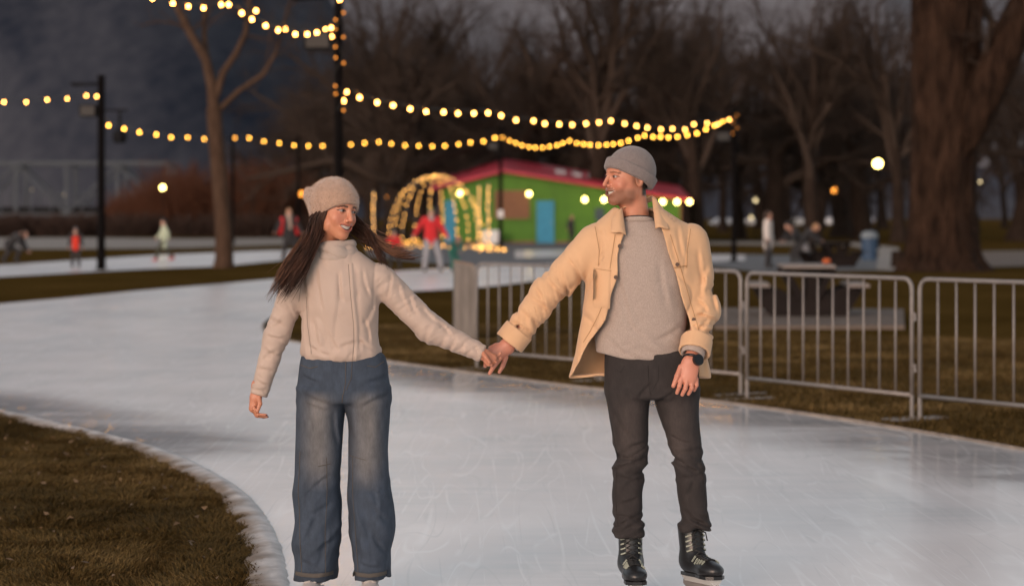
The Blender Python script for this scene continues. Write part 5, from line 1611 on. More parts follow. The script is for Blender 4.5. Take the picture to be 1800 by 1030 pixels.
# hair: locks of tapering strands blown to both sides
def hair_locks(guides, n, seed, spread, r0):
    r = np.random.default_rng(seed); tb = TB()
    for pts, cnt, sp in guides:
        G = np.array([(p[1] if p[0] == 'w' else wp(*p)) for p in pts]); m = len(G)
        tt = np.linspace(0, 1, 14)
        C = np.array([[np.interp(t * (m - 1), range(m), G[:, k]) for k in range(3)] for t in tt])
        for _ in range(3): C[1:-1] = (C[:-2] + 2 * C[1:-1] + C[2:]) / 4
        for i in range(cnt):
            o = r.normal(0, 1, 3) * sp; o2 = r.normal(0, 1, 3) * sp * 1.0; ph = r.uniform(0, 6.28)
            end = r.uniform(.62, 1.08)
            S = C[0] + (C - C[0]) * end
            w = tt[:, None]
            S = S + o * np.clip(.2 + 2.6 * w, 0, 1) * (1 - .35 * w) * np.array([1, .8, 1]) + o2 * (w ** 1.6) + np.stack([np.sin(tt * 6 + ph) * .008, np.cos(tt * 5 + ph) * .006, np.sin(tt * 5 + ph) * .007], 1) * w
            tb.tube(S, r0 * r.uniform(.7, 1.3) * (1 - tt ** 2.2 * .88), 4)
    return tb
gl_ = [([(574, 372, .0), (566, 398, -.03), (548, 428, -.07), (522, 462, -.115), (500, 498, -.135)], 150, .0105), ([(580, 365, .0), (572, 395, -.045), (556, 432, -.105), (541, 470, -.145), (514, 516, -.15)], 130, .0085),
       ([(566, 385, .03), (552, 408, .0), (528, 440, -.05), (506, 470, -.09), (489, 506, -.10)], 90, .010), ([(577, 372, .02), (563, 405, -.02), (537, 452, -.09), (505, 490, -.13), (488, 512, -.12)], 70, .011),
       ([(592, 390, .05), (640, 404, .05), (662, 428, .03), (690, 447, .02), (724, 452, .02)], 45, .0065), ([(620, 375, .05), (637, 400, .04), (652, 425, .02), (668, 450, -.01), (680, 470, -.02)], 60, .0075),
       ([(600, 385, .06), (645, 410, .06), (676, 440, .04), (706, 454, .03), (731, 447, .03)], 24, .006), ([(572, 380, .06), (580, 420, .07), (586, 450, .08)], 120, .016)]
hw = lambda x, y, z: ('w', tuple(to_world(A3(x, y, z)[None], wfr)[0]))
gl_ += [([hw(-.066, .034, .020), hw(-.077, .026, -.02), hw(-.080, .004, -.06), hw(-.085, .0, -.10), (552, 440, -.11), (528, 480, -.14), (506, 512, -.14)], 130, .0065),
        ([hw(-.070, .018, .010), hw(-.082, .010, -.03), hw(-.088, -.005, -.06), (558, 425, -.10), (538, 462, -.13), (514, 500, -.14)], 150, .0075),
        ([hw(-.072, .0, .0), hw(-.084, -.01, -.04), hw(-.09, -.02, -.07), (550, 428, -.08), (524, 466, -.12), (498, 505, -.12)], 140, .009),
        ([hw(-.074, -.03, -.02), hw(-.084, -.035, -.06), (550, 415, -.03), (530, 450, -.07), (504, 490, -.10)], 120, .010),
        ([hw(.070, .03, .035), hw(.081, .02, -.03), hw(.085, .0, -.08), (650, 425, .02), (676, 452, .0)], 80, .0075), ([hw(.080, .010, .02), hw(.088, .0, -.03), (642, 405, .05), (668, 438, .03), (700, 452, .02)], 45, .007)]
hr = link('hair', hair_locks(gl_, 0, 3, 0, .0026).mesh('hair'), M['hair'], woman); hr.location = -Vector(wbase)
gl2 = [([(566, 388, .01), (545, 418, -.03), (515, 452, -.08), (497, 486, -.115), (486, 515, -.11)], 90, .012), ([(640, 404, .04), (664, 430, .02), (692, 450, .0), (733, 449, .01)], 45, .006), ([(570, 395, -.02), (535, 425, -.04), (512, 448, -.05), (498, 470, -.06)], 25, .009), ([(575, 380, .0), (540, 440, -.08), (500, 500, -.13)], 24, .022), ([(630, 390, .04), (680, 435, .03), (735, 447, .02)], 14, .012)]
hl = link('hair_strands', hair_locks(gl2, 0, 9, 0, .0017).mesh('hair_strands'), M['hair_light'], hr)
er = MB().lathe([(.001, -.004), (.0035, -.002), (.004, 0), (.0035, .002), (.001, .004)], n=10).build('earring', M['pearl'], woman, sm=True)
er.location = Vector(to_world(A3(-.084, .002, -.036)[None], wfr)[0]) - Vector(wbase)

# wide jeans
WL = densify([wrow(680, 568, 46, .115), wrow(700, 566, 44, .112), wrow(740, 562, 42, .104), wrow(790, 560, 40.5, .098), wrow(830, 558.5, 40, .098), wrow(870, 557.5, 40.5, .103), wrow(910, 557, 40.5, .108), wrow(960, 555.5, 37.5, .112), wrow(1012, 554, 33.5, .118, .01)])
WR = densify([wrow(680, 642, 44, .115), wrow(700, 644, 43, .112), wrow(740, 648.5, 37.5, .104), wrow(790, 647, 34.5, .096), wrow(830, 648, 35.5, .097), wrow(870, 650.5, 38, .103), wrow(920, 654, 36.5, .108), wrow(960, 654, 35, .112), wrow(1010, 652, 30, .116, .01)])
WP_ = densify([wrow(618, 603, 72, .106), wrow(640, 604, 77, .112), wrow(670, 604, 80, .120), wrow(700, 604.5, 82, .124), wrow(708, 605, 82, .124)])
WJ_FOLDS = [(540, 862, 578, 828), (545, 902, 584, 876), (534, 952, 560, 896), (582, 926, 570, 984), (640, 846, 682, 872), (650, 876, 687, 912), (630, 926, 640, 984), (535, 688, 582, 706), (540, 704, 578, 718), (640, 706, 682, 688), (535, 658, 562, 668), (650, 668, 682, 658),
            (560, 960, 585, 940), (660, 930, 680, 965), (548, 840, 552, 900), (664, 850, 668, 900), (590, 720, 596, 780), (618, 716, 622, 770), (536, 976, 566, 992), (636, 984, 672, 990)]
def w_jeans(P):
    z = P[:, 2]
    a, b = loft(P, WL, 2.2, .006), loft(P, WR, 2.2, .006)
    legs = np.minimum(a, b)
    d = smin(legs, loft(P, WP_, 2.3, .03), .018)
    # folds: whiskers at the hips, slack at the knees and hems, long drapes down the legs
    s = np.where(P[:, 0] < wx(604), -1.0, 1.0)
    hip = np.exp(-((z - wz(690)) / .07) ** 2)
    T = np.stack([(P[:, 0] - wx(604)) * 8, P[:, 1] * 6, z * 42 - np.abs(P[:, 0] - wx(604)) * 26], 1)
    d = d - .0045 * hip * (ridge3(T, 1.0, 31) - .5)
    low = np.clip((wz(800) - z) / .25, 0, 1)
    T2 = np.stack([P[:, 0] * 13 + s * z * 4.5, P[:, 1] * 7, z * 5], 1)
    d = d - .024 * low * (ridge3(T2, 1.0, 33) - .5) + .006 * low * ridge3(T2, (.8, .5, .5), 34) ** 8
    T3 = np.stack([P[:, 0] * 9, P[:, 1] * 8, z * 16 + s * P[:, 0] * 14], 1)
    d = d - .010 * low * (ridge3(T3, 1.0, 35) - .5) - .005 * (n3(P, (16, 12, 8), 36) - .5)
    d = d + folds(P, WJ_FOLDS, wx, wz, .0070, .012, WY + .02)
    # hollow hems
    inner = np.maximum(np.minimum(loft(P, [(r[0], r[1], r[2], r[3] - .014, r[4] - .014) for r in WL], 2.2, .006), loft(P, [(r[0], r[1], r[2], r[3] - .014, r[4] - .014) for r in WR], 2.2, .006)) , z - wz(970))
    zc = min(r[0] for r in WL)
    lowcut = np.minimum(loft(P - A3(0, 0, -.08), [(r[0], r[1], r[2], r[3] - .014, r[4] - .014) for r in WL], 2.2, .002), loft(P - A3(0, 0, -.08), [(r[0], r[1], r[2], r[3] - .014, r[4] - .014) for r in WR], 2.2, .002))
    return smax(d, -np.maximum(lowcut, z - wz(985)), .003)
wj = sdf_mesh('jeans', w_jeans, wp(505, 1030, -.19), wp(705, 610, .19), .0058, 1)
V = wj[0]; z = V[:, 2]; x = V[:, 0]
def gauss(a, s): return np.exp(-(a / s) ** 2)
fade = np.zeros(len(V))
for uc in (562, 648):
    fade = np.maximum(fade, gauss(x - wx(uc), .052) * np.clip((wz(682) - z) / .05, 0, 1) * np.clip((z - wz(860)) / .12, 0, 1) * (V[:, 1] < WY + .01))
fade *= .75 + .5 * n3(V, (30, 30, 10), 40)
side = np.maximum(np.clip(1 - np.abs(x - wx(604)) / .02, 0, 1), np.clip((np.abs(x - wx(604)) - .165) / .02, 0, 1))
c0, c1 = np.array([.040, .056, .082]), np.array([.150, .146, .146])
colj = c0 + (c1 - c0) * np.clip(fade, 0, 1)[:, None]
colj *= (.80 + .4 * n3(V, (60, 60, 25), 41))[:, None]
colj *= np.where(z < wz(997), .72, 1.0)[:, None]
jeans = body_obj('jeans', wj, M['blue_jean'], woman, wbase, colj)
bv = bvh_of(wj)
for pl, wd in (([(611, 632), (611, 668), (607, 690)], .0035), ([(622, 632), (621, 660), (612, 682)], .003), ([(530, 640), (548, 645), (562, 641)], .004), ([(648, 640), (662, 643), (676, 634)], .004), ([(606, 690), (605, 704)], .004),
               ([(530, 790), (527, 860), (531, 940), (534, 1004)], .0035), ([(577, 800), (578, 860), (575, 930), (576, 1004)], .003), ([(622, 800), (622, 860), (627, 930), (632, 1000)], .003), ([(562, 815), (584, 811)], .003), ([(613, 797), (645, 804)], .003)):
    me = strip_on(bv, XZ(pl), wd, .0025, 36, wbase)
    if me: link('seam', me, M['seam_blue'], jeans)
for hx, hs in ((555, 33), (652, 29)):
    me = strip_on(bv, XZ([(hx - hs, 1002), (hx, 1004), (hx + hs, 1002)]), .018, .003, 40, wbase)
    if me: link('hem', me, M['seam_blue'], jeans)
skate(woman, wbase, (wx(553), WY + .03, ICE), RAD(-3), M['boot_white'], M['lace_white'], M['boot_white'], w=.043, h0=.030, ins=.072, toe=.024)
skate(woman, wbase, (wx(650), WY + .03, ICE), RAD(3), M['boot_white'], M['lace_white'], M['boot_white'], w=.043, h0=.030, ins=.072, toe=.024)

# ------------------------------------------------------------------ man
MY = 10.1; MS = FPX / MY
def mx(u): return (u - CU) / MS
def mz(v): return CAM_H - (v - HV) / MS
def mp_(u, v, dy=0.0): return (mx(u), MY + dy, mz(v))
def mrow(v, u, hw, hd, dy=0.0): return (mz(v), mx(u), MY + dy, hw / MS, hd)
mbase = (mx(1146), MY, ICE)
man = empty('person', mbase)
tag(man, 'skater in grey beanie and open tan jacket over oatmeal sweater, holding hands', 'person', 'skating couple')
mfr = head_frame((mx(1104.5), MY - .01, mz(313)), -62, -2, 3)
hV, hQ = make_head(mfr, 0); colh = skin_color(hV, 0)
hW = to_world(hV, mfr); hQ = hQ[:, ::-1]
def m_hand_r(P):
    d = cone(P, mp_(905, 594), mp_(893, 606, -.015), .029, .029)
    d = smin(d, cone(P, mp_(890, 610, -.02), mp_(872, 622, -.028), .034, .030, (1, 1.5, 1)), .015)
    fs = [finger(P, [mp_(889, 628, -.02), mp_(884, 642, -.03), mp_(878, 653, -.03)], .0108, .0075), finger(P, [mp_(878, 630, -.035), mp_(867, 644, -.045), mp_(861, 655, -.045)], .0112, .0078),
          finger(P, [mp_(868, 624, -.04), mp_(855, 633, -.055), mp_(853, 642, -.045)], .0110, .0078), finger(P, [mp_(863, 615, -.035), mp_(851, 618, -.05), mp_(847, 625, -.045)], .0095, .007)]
    th = finger(P, [mp_(884, 606, .01), mp_(872, 608, .03), mp_(862, 612, .035)], .0125, .009)
    return smin(union([d] + fs, .005), th, .008)
def m_hand_l(P):
    d = cone(P, mp_(1216, 612, -.13), mp_(1208, 633, -.16), .029, .029, (1, 1.2, 1))
    d = smin(d, cone(P, mp_(1208, 638, -.165), mp_(1205, 659, -.17), .038, .036, (1, 1.9, 1)), .015)
    fs = [finger(P, [mp_(1193, 660, -.175), mp_(1189, 673, -.185), mp_(1185, 685, -.175)], .0105, .0075), finger(P, [mp_(1202, 664, -.178), mp_(1199, 677, -.188), mp_(1194, 688, -.178)], .0108, .0078),
          finger(P, [mp_(1211, 664, -.172), mp_(1210, 677, -.182), mp_(1205, 687, -.172)], .0104, .0076), finger(P, [mp_(1219, 661, -.162), mp_(1219, 672, -.17), mp_(1215, 681, -.162)], .0090, .0068)]
    th = finger(P, [mp_(1192, 641, -.165), mp_(1185, 656, -.18), mp_(1178.5, 673, -.18)], .0125, .0085)
    return smin(union([d] + fs, .0035), th, .007)
r1 = surface_nets(m_hand_r, mp_(836, 672, -.12), mp_(922, 578, .08), .0025)
r2 = surface_nets(m_hand_l, mp_(1164, 704, -.26), mp_(1240, 600, -.06), .0025)
def m_core(P):
    d = loft(P, densify([mrow(395, 1122, 30, .06), mrow(415, 1127, 72, .08), mrow(500, 1128, 68, .10), mrow(620, 1140, 66, .09), mrow(690, 1146, 68, .095)]))
    for pts in ([(1050, 425), (965, 512), (905, 594)], [(1212, 425), (1236, 545), (1214, 615, -.13)]):
        d = smin(d, smin(cone(P, mp_(*pts[0]), mp_(*pts[1]), .05, .042), cone(P, mp_(*pts[1]), mp_(*pts[2]), .042, .03), .02), .03)
    for L in ([(1108, 690), (1109, 800, .015), (1105, 930, .03)], [(1188, 690), (1207, 800, .015), (1222, 915, .03)]):
        d = smin(d, smin(cone(P, mp_(*L[0]), mp_(*L[1]), .065, .048), cone(P, mp_(*L[1]), mp_(*L[2]), .044, .028), .02), .03)
    return d
core = sdf_mesh('core', m_core, mp_(890, 955, -.22), mp_(1275, 385, .16), .014)
V_, Q_ = join_vq([(hW, hQ), r1, r2, core])
skin = np.tile(np.array([.57, .235, .155], np.float32), (len(V_), 1)); skin[:len(hW)] = colh
body_obj('body', (V_, Q_), M['skin'], man, mbase, skin)
add_face_parts(mfr, man, mbase)

def m_hat(P):
    L = to_local(P, mfr)
    d = hat_sdf(L, (.091, .108, .104), .47, -.004, .050, .13, .002, 5)
    return d
hv = sdf_mesh('hat', m_hat, mp_(1045, 360, -.18), mp_(1172, 240, .18), .0032, 1)
mhat = body_obj('beanie', hv, M['grey_knit'], man, mbase)
fuzz(hv, 4000, .004, 6, M['grey_knit'], mhat, mbase, .0005)

S_ROWS = densify([mrow(386, 1121, 30, .066), mrow(398, 1123, 52, .085), mrow(412, 1126, 78, .100), mrow(440, 1128, 86, .118), mrow(500, 1129, 82, .126), mrow(560, 1127, 80, .124), mrow(600, 1126, 80, .124), mrow(628, 1126, 79, .120), mrow(643, 1128, 72, .110)])
S_FOLDS = [(1082, 470, 1108, 560), (1098, 556, 1142, 602), (1150, 594, 1192, 572), (1068, 588, 1100, 622), (1158, 462, 1172, 540), (1120, 600, 1160, 622), (1090, 610, 1130, 630)]
def m_sweater(P):
    d = loft(P, S_ROWS, 2.2, .010)
    x, z = P[:, 0], P[:, 2]
    T = np.stack([x * 9 + z * 9, P[:, 1] * 6, z * 11 - x * 9], 1)
    d = d - .004 * (ridge3(T, (.7, .8, .7), 51) - .5) - .004 * (n3(P, (16, 14, 12), 52) - .5)
    d = d + .003 * ridge3(np.stack([x * 7 + z * 8, P[:, 1] * 5, z * 9 - x * 8], 1), 1.0, 55) ** 5
    lowf = np.exp(-((z - wz(600)) / .06) ** 2)
    T2 = np.stack([x * 8, P[:, 1] * 6, z * 26 + np.abs(x - mx(1120)) * 14], 1)
    d = d - .008 * lowf * (ridge3(T2, 1.0, 53) - .5)
    d = d + folds(P, S_FOLDS, mx, mz, .006, .013, MY)
    hem = mz(622) + (x - mx(1060)) / .30 * (mz(639) - mz(622))
    d = smax(d, (hem - .004 * np.sin(x * 30)) - z, .006)
    nk = cone(P, mp_(1120, 400, .02), mp_(1117, 350, -.02), .062, .066)
    d = smax(d, -nk, .006)
    return d
sw = sdf_mesh('sweater', m_sweater, mp_(1035, 655, -.18), mp_(1225, 375, .18), .0058, 1)
sweater = body_obj('sweater', sw, M['sweater'], man, mbase)
def m_collar(P):
    q = P - A3(*mp_(1121, 391, -.004)); z = q[:, 2] + .22 * q[:, 1]
    rr = np.sqrt((q[:, 0]) ** 2 + (q[:, 1] / 1.0) ** 2)
    return np.sqrt((rr - .066) ** 2 + (z * .7) ** 2) - .0085
body_obj('neckband', sdf_mesh('nb', m_collar, mp_(1080, 412, -.1), mp_(1162, 372, .1), .0035, 1), M['sweater'], sweater, mbase)
def m_tee(P):
    q = P - A3(*mp_(1121, 387.5, -.004)); z = q[:, 2] + .22 * q[:, 1]
    rr = np.sqrt((q[:, 0]) ** 2 + (q[:, 1] / 1.0) ** 2)
    return np.sqrt((rr - .0635) ** 2 + (z * .7) ** 2) - .006
body_obj('tee_collar', sdf_mesh('tc', m_tee, mp_(1080, 410, -.1), mp_(1162, 370, .1), .003, 1), M['tee'], man, mbase)
for uv in ((880, 596, 897, 611), ):
    pass
def cuff_ring(P, a, b, r, th):
    a, b = np.array(a), np.array(b); d = unit(b - a).astype(np.float32); t = (P - A3(*a)) @ d; L = float(np.linalg.norm(b - a))
    q = P - A3(*a) - t[:, None] * d; e = np.abs(np.sqrt((q * q).sum(1)) - r) - th
    return smax(e, np.maximum(-t, t - L), .003)
sv = sdf_mesh('cuff', lambda P: cuff_ring(P, mp_(914, 584), mp_(895, 602.5, -.008), .044, .006), mp_(870, 630, -.09), mp_(940, 565, .09), .0045, 1)
body_obj('sweater_cuff', sv, M['sweater'], sweater, mbase)
sv = sdf_mesh('cuff', lambda P: cuff_ring(P, mp_(1220, 600, -.11), mp_(1212, 622, -.145), .043, .006), mp_(1185, 645, -.23), mp_(1250, 585, -.04), .0045, 1)
body_obj('sweater_cuff', sv, M['sweater'], sweater, mbase)

J_ROWS = densify([mrow(366, 1120, 44, .086, .014), mrow(378, 1121, 58, .098, .01), mrow(392, 1124, 82, .112, .005), mrow(408, 1128, 96, .124), mrow(440, 1130, 100, .142), mrow(500, 1129, 100, .150), mrow(560, 1128, 104, .152), mrow(610, 1126, 112, .154), mrow(664, 1125, 124, .150, .01)])
UL = np.array([(360, 1091), (380, 1092), (400, 1094), (440, 1088), (490, 1080), (530, 1072), (560, 1060), (590, 1044), (620, 1024), (645, 1010), (680, 998)], float)
UR = np.array([(360, 1146), (385, 1152), (400, 1158), (440, 1171), (480, 1183), (520, 1195), (560, 1207), (600, 1216), (640, 1223), (680, 1229)], float)
MA = [[(1048, 426, .0), (965, 513, .0), (897.5, 600, -.005)], [(1213, 426, .0), (1235, 545, -.01), (1217, 614, -.125)]]
M_FOLDS = [[(1000, 450, 1032, 502), (932, 520, 978, 546), (916, 544, 958, 574), (904, 562, 944, 590), (960, 486, 1004, 532), (985, 470, 1000, 520), (945, 502, 962, 540), (925, 556, 934, 582), (1010, 500, 980, 545)],
           [(1220, 546, 1260, 560), (1214, 568, 1258, 584), (1216, 590, 1252, 598), (1226, 524, 1244, 544), (1240, 470, 1230, 520), (1225, 440, 1236, 500), (1246, 560, 1226, 580), (1212, 556, 1236, 546), (1252, 500, 1258, 545)]]
JT_FOLDS = [(1062, 398, 1056, 462), (1050, 545, 1034, 640), (1190, 398, 1198, 452), (1196, 544, 1216, 604), (1086, 420, 1078, 470), (1030, 600, 1020, 655), (1062, 545, 1048, 600), (1236, 600, 1240, 660), (1180, 420, 1186, 455)]
def m_sleeve(P, k, infl=0.0):
    pts = MA[k]; a, b, c = mp_(*pts[0]), mp_(*pts[1]), mp_(*pts[2])
    r = (.080, .068, .058) if k == 0 else (.080, .070, .060)
    e = smin(cone(P, a, b, r[0], r[1]), cone(P, b, c, r[1], r[2]), .03)
    ax = unit(np.array(c) - np.array(a)); sd = np.array([ax[2], 0, -ax[0]], np.float32)
    t = (P - A3(*a)) @ ax.astype(np.float32); s = (P - A3(*a)) @ sd
    T = np.stack([t * 26 + s * (15 if k == 0 else -12), s * 6, (P[:, 1] - MY) * 8], 1)
    amp = np.clip((t - .08) / .12, .25, 1)
    gate = np.clip((n3(P, (13, 13, 13), 95 + k) - .38) / .25, 0, 1); gate2 = np.clip((n3(P, (21, 21, 21), 97 + k) - .4) / .25, 0, 1)
    e = e - amp * .006 * (ridge3(T, 1.0, 61 + k) - .55) + amp * .014 * gate * ridge3(T, (.75, .6, .7), 65 + k) ** 6 + amp * .008 * gate2 * ridge3(T, (1.5, 1.1, 1.2), 68 + k) ** 6
    e = e + folds(P, M_FOLDS[k], mx, mz, .0095, .011, MY + .03)
    return smax(e, (P - A3(*c)) @ unit(np.array(c) - np.array(b)).astype(np.float32) - infl, .005)
def m_jacket(P):
    x, z = P[:, 0], P[:, 2]; v = HV + (CAM_H - z) * MS
    o = loft(P, J_ROWS, 2.25, .010)
    o0 = loft(P, J_ROWS, 2.25, .001); o_ = o
    T = np.stack([x * 12 + z * 3, P[:, 1] * 8, z * 4], 1)
    o = o - .010 * (ridge3(T, 1.0, 71) - .5) - .006 * (n3(P, (12, 12, 9), 72) - .5)
    o = o + .008 * ridge3(np.stack([x * 9 - z * 4, P[:, 1] * 6, z * 5 + x * 3], 1), 1.0, 74) ** 8
    o = o + folds(P, JT_FOLDS, mx, mz, .006, .012, MY)
    sl = np.minimum(m_sleeve(P, 0), m_sleeve(P, 1))
    o0 = o0 + (o - o_)
    sol = smin(o, sl, .022)
    inn = np.maximum(o0 + .012, np.maximum(z - mz(366) , -9))
    d = smax(sol, -inn, .004)
    # keep the sleeves hollow at the cuff
    for k in (0, 1):
        b, c = MA[k][1], MA[k][2]
        dv = unit(np.array(mp_(*c)) - np.array(mp_(*b)))
        c2 = tuple(np.array(mp_(*c)) + dv * .03); c1 = tuple(np.array(mp_(*c)) - dv * .045)
        d = smax(d, -cone(P, c1, c2, .047, .050), .003)
    d = smax(d, -np.maximum(z - mz(672), mz(674) - z) * 0 - 1, .001)
    wob = .006 * np.sin(z * 34)
    ul = mx(np.interp(v, UL[:, 0], UL[:, 1])) + wob; ur = mx(np.interp(v, UR[:, 0], UR[:, 1])) + wob * .4
    op = np.maximum(np.maximum(ul - x, x - ur), P[:, 1] - (MY + .005))
    d = smax(d, -op, .006)
    top = smax(loft(P, [(r[0] + .05, r[1], r[2], r[3] - .012, r[4] - .012) for r in J_ROWS if r[0] > mz(392)], 2.2, .001), -(z - mz(380)), .001)
    nk = cone(P, mp_(1120, 405, .01), mp_(1117, 330, -.01), .076, .086)
    d = smax(d, -nk, .005)
    # arm-hole seams
    for u0, v0, k in ((1050, 400, .16), (1208, 400, -.12)):
        pl = (x - mx(u0)) + (z - mz(v0)) * k
        d = d + .0035 * np.exp(-(pl / .004) ** 2) * (z > mz(480))
    return d
jk = sdf_mesh('jacket', m_jacket, mp_(868, 684, -.24), mp_(1282, 355, .2), .0052, 1)
jacket = body_obj('jacket', jk, M['man_jacket'], man, mbase)
bv = bvh_of(jk)
MXZ = lambda L: [(mx(u), mz(v)) for u, v in L]
def mcuff(k):
    b, c = np.array(mp_(*MA[k][1])), np.array(mp_(*MA[k][2])); d = unit(c - b)
    r = .060 if k == 0 else .061
    f = lambda P: cuff_ring(P, tuple(c - d * .062), tuple(c + d * .010), r, .0055) - .003 * (n3(P, 30, 80 + k) - .5)
    lo, hi = c - .13, c + .13
    return sdf_mesh('cuff', f, lo, hi, .0048, 1)
for k in (0, 1): body_obj('cuff', mcuff(k), M['man_jacket'], jacket, mbase)
for q in ([(1041, 464), (1073, 468), (1070, 541), (1040, 540)], [(1172, 464), (1206, 459), (1213, 532), (1184, 540)]):
    pk_ = link('chest_pocket', patch_on(bv, MXZ(q), .006, mbase), M['man_jacket'], jacket)
    me = strip_on(bv, MXZ([(q[0][0] + 1, q[0][1] + 7), (q[1][0] - 1, q[1][1] + 7)]), .003, .0085, 20, mbase)
    if me: link('seam', me, M['seam_tan'], pk_)
off = lambda arr, du, v0, v1: [(np.interp(v, arr[:, 0], arr[:, 1]) + du, v) for v in np.linspace(v0, v1, 12)]
for pl in (off(UL, -13, 412, 600), off(UR, 13, 412, 600), [(1045, 398), (1052, 440), (1050, 476)], [(1212, 402), (1205, 440), (1204, 470)]):
    me = strip_on(bv, MXZ(pl), .003, .0022, 44, mbase)
    if me: link('seam', me, M['seam_tan'], jacket)
def button(u, v, r=.0085):
    h = bv.ray_cast(Vector((mx(u), 0, mz(v))), Vector((0, 1, 0)), 40)
    if h[0] is None: return
    p = h[0]; o = MB().tube([(0, .002, 0), (0, -.003, 0)], r, n=12); o.build('button', M['button'], jacket).location = p - Vector(mbase)
for u, v in ((1087, 432), (1080, 486), (1070, 545), (1216, 560), (1187, 464)): button(u, v)
# turned-down collar leaves
def leaf(quad, name='collar'):
    """quad: neck edge a->b then outer edge c->d as (u, v, dy); curved, 4 mm thick"""
    a, b, c, d = [Vector(mp_(*q)) for q in quad]; n = 10; V = []
    for j in range(n + 1):
        for i in range(n + 1):
            p = a.lerp(b, i / n).lerp(d.lerp(c, i / n), j / n)
            f = j / n; p = p + Vector((0, -.012 * math.sin(math.pi * f), .012 * math.sin(math.pi * min(1, f * 1.2)) * (1 - f)))
            V.append(p)
    V2 = [p + Vector((0, .006, -.003)) for p in V]; N = (n + 1) ** 2; F = []
    for j in range(n):
        for i in range(n):
            q = (j * (n + 1) + i, j * (n + 1) + i + 1, (j + 1) * (n + 1) + i + 1, (j + 1) * (n + 1) + i)
            F += [q, tuple(N + k for k in reversed(q))]
    rim = [i for i in range(n + 1)] + [(j + 1) * (n + 1) + n for j in range(n)] + [n * (n + 1) + i for i in range(n - 1, -1, -1)] + [j * (n + 1) for j in range(n - 1, 0, -1)]
    for i, k in enumerate(rim):
        k2 = rim[(i + 1) % len(rim)]; F.append((k2, k, N + k, N + k2))
    me = np_mesh(name, np.array([tuple(p - Vector(mbase)) for p in V + V2], np.float32), F); smooth(me)
    return link(name, me, M['man_jacket'], jacket)
leaf([(1093, 366, -.055), (1098, 413, -.135), (1071, 407, -.140), (1074, 383, -.075)])
leaf([(1146, 345, .010), (1149, 402, -.130), (1173, 402, -.125), (1166, 366, -.010)])
leaf([(1093, 366, -.055), (1146, 345, .010), (1150, 352, .055), (1095, 372, .05)])

ML = densify([mrow(680, 1104, 40, .105), mrow(700, 1104, 38, .102), mrow(730, 1105, 34.5, .094), mrow(765, 1108, 31, .086), mrow(800, 1109, 29, .080), mrow(830, 1105, 28.5, .077), mrow(870, 1102, 26, .073), mrow(905, 1103, 25, .070), mrow(940, 1106, 25.5, .074)])
MR = densify([mrow(680, 1187, 41, .105), mrow(700, 1189, 39, .102), mrow(730, 1193, 35, .094), mrow(765, 1201, 30, .086), mrow(800, 1207, 27, .080), mrow(830, 1213, 26.5, .077), mrow(870, 1217, 25, .073), mrow(900, 1220, 24, .070), mrow(930, 1222, 25, .074)])
MP = densify([mrow(615, 1145, 82, .112), mrow(640, 1145, 83, .116), mrow(670, 1146, 83, .120), mrow(694, 1147, 82, .120), mrow(700, 1147, 81, .118)])
MJ_FOLDS = [(1084, 794, 1118, 806), (1090, 816, 1136, 800), (1082, 830, 1112, 840), (1084, 898, 1126, 908), (1082, 914, 1130, 926), (1180, 792, 1232, 784), (1188, 812, 1228, 824), (1200, 836, 1236, 828), (1200, 894, 1242, 906), (1118, 692, 1140, 668), (1150, 702, 1182, 684), (1080, 718, 1102, 762), (1096, 846, 1128, 834), (1178, 762, 1206, 776), (1204, 868, 1216, 840), (1100, 780, 1134, 772), (1090, 880, 1118, 872), (1212, 906, 1236, 914)]
def m_jeans(P):
    z = P[:, 2]
    legs = np.minimum(loft(P, ML, 2.2, .01), loft(P, MR, 2.2, .01))
    d = smin(legs, loft(P, MP, 2.3, .025), .016)
    s = np.where(P[:, 0] < mx(1147), -1.0, 1.0)
    T = np.stack([(P[:, 0] - mx(1147)) * 8, P[:, 1] * 6, z * 44 - np.abs(P[:, 0] - mx(1147)) * 26], 1)
    d = d - .004 * np.exp(-((z - mz(690)) / .06) ** 2) * (ridge3(T, 1.0, 41) - .5)
    kn = np.exp(-((z - mz(812)) / .075) ** 2) + .9 * np.exp(-((z - mz(918)) / .05) ** 2)
    T2 = np.stack([P[:, 0] * 9, P[:, 1] * 6, z * 30 + s * (P[:, 0]) * 16], 1)
    d = d - .020 * kn * (ridge3(T2, 1.0, 43) - .5) + .014 * kn * ridge3(T2, (.7, .6, .8), 44) ** 6 - .004 * (n3(P, (18, 14, 10), 46) - .5)
    d = d - .004 * np.clip((mz(720) - z) / .1, 0, 1) * (ridge3(np.stack([P[:, 0] * 10, P[:, 1] * 8, z * 13 - s * P[:, 0] * 12], 1), 1.0, 47) - .5)
    d = d + folds(P, MJ_FOLDS, mx, mz, .0065, .010, MY + .02)
    # turned, bunched hem
    d = d - .006 * np.clip((mz(914) - z) / .015, 0, 1)
    return d
mj = sdf_mesh('jeans', m_jeans, mp_(1052, 952, -.18), mp_(1256, 606, .18), .0056, 1)
V = mj[0]; z = V[:, 2]; x = V[:, 0]
fade = np.zeros(len(V))
for uc in (1104, 1190): fade = np.maximum(fade, gauss(x - mx(uc), .05) * np.clip((mz(690) - z) / .06, 0, 1) * np.clip((z - mz(830)) / .1, 0, 1) * (V[:, 1] < MY))
c0, c1 = np.array([.026, .021, .020]), np.array([.046, .036, .033])
colj = (c0 + (c1 - c0) * fade[:, None]) * (.8 + .4 * n3(V, (60, 60, 25), 48))[:, None]
jeans = body_obj('jeans', mj, M['black_jean'], man, mbase, colj)
bv = bvh_of(mj)
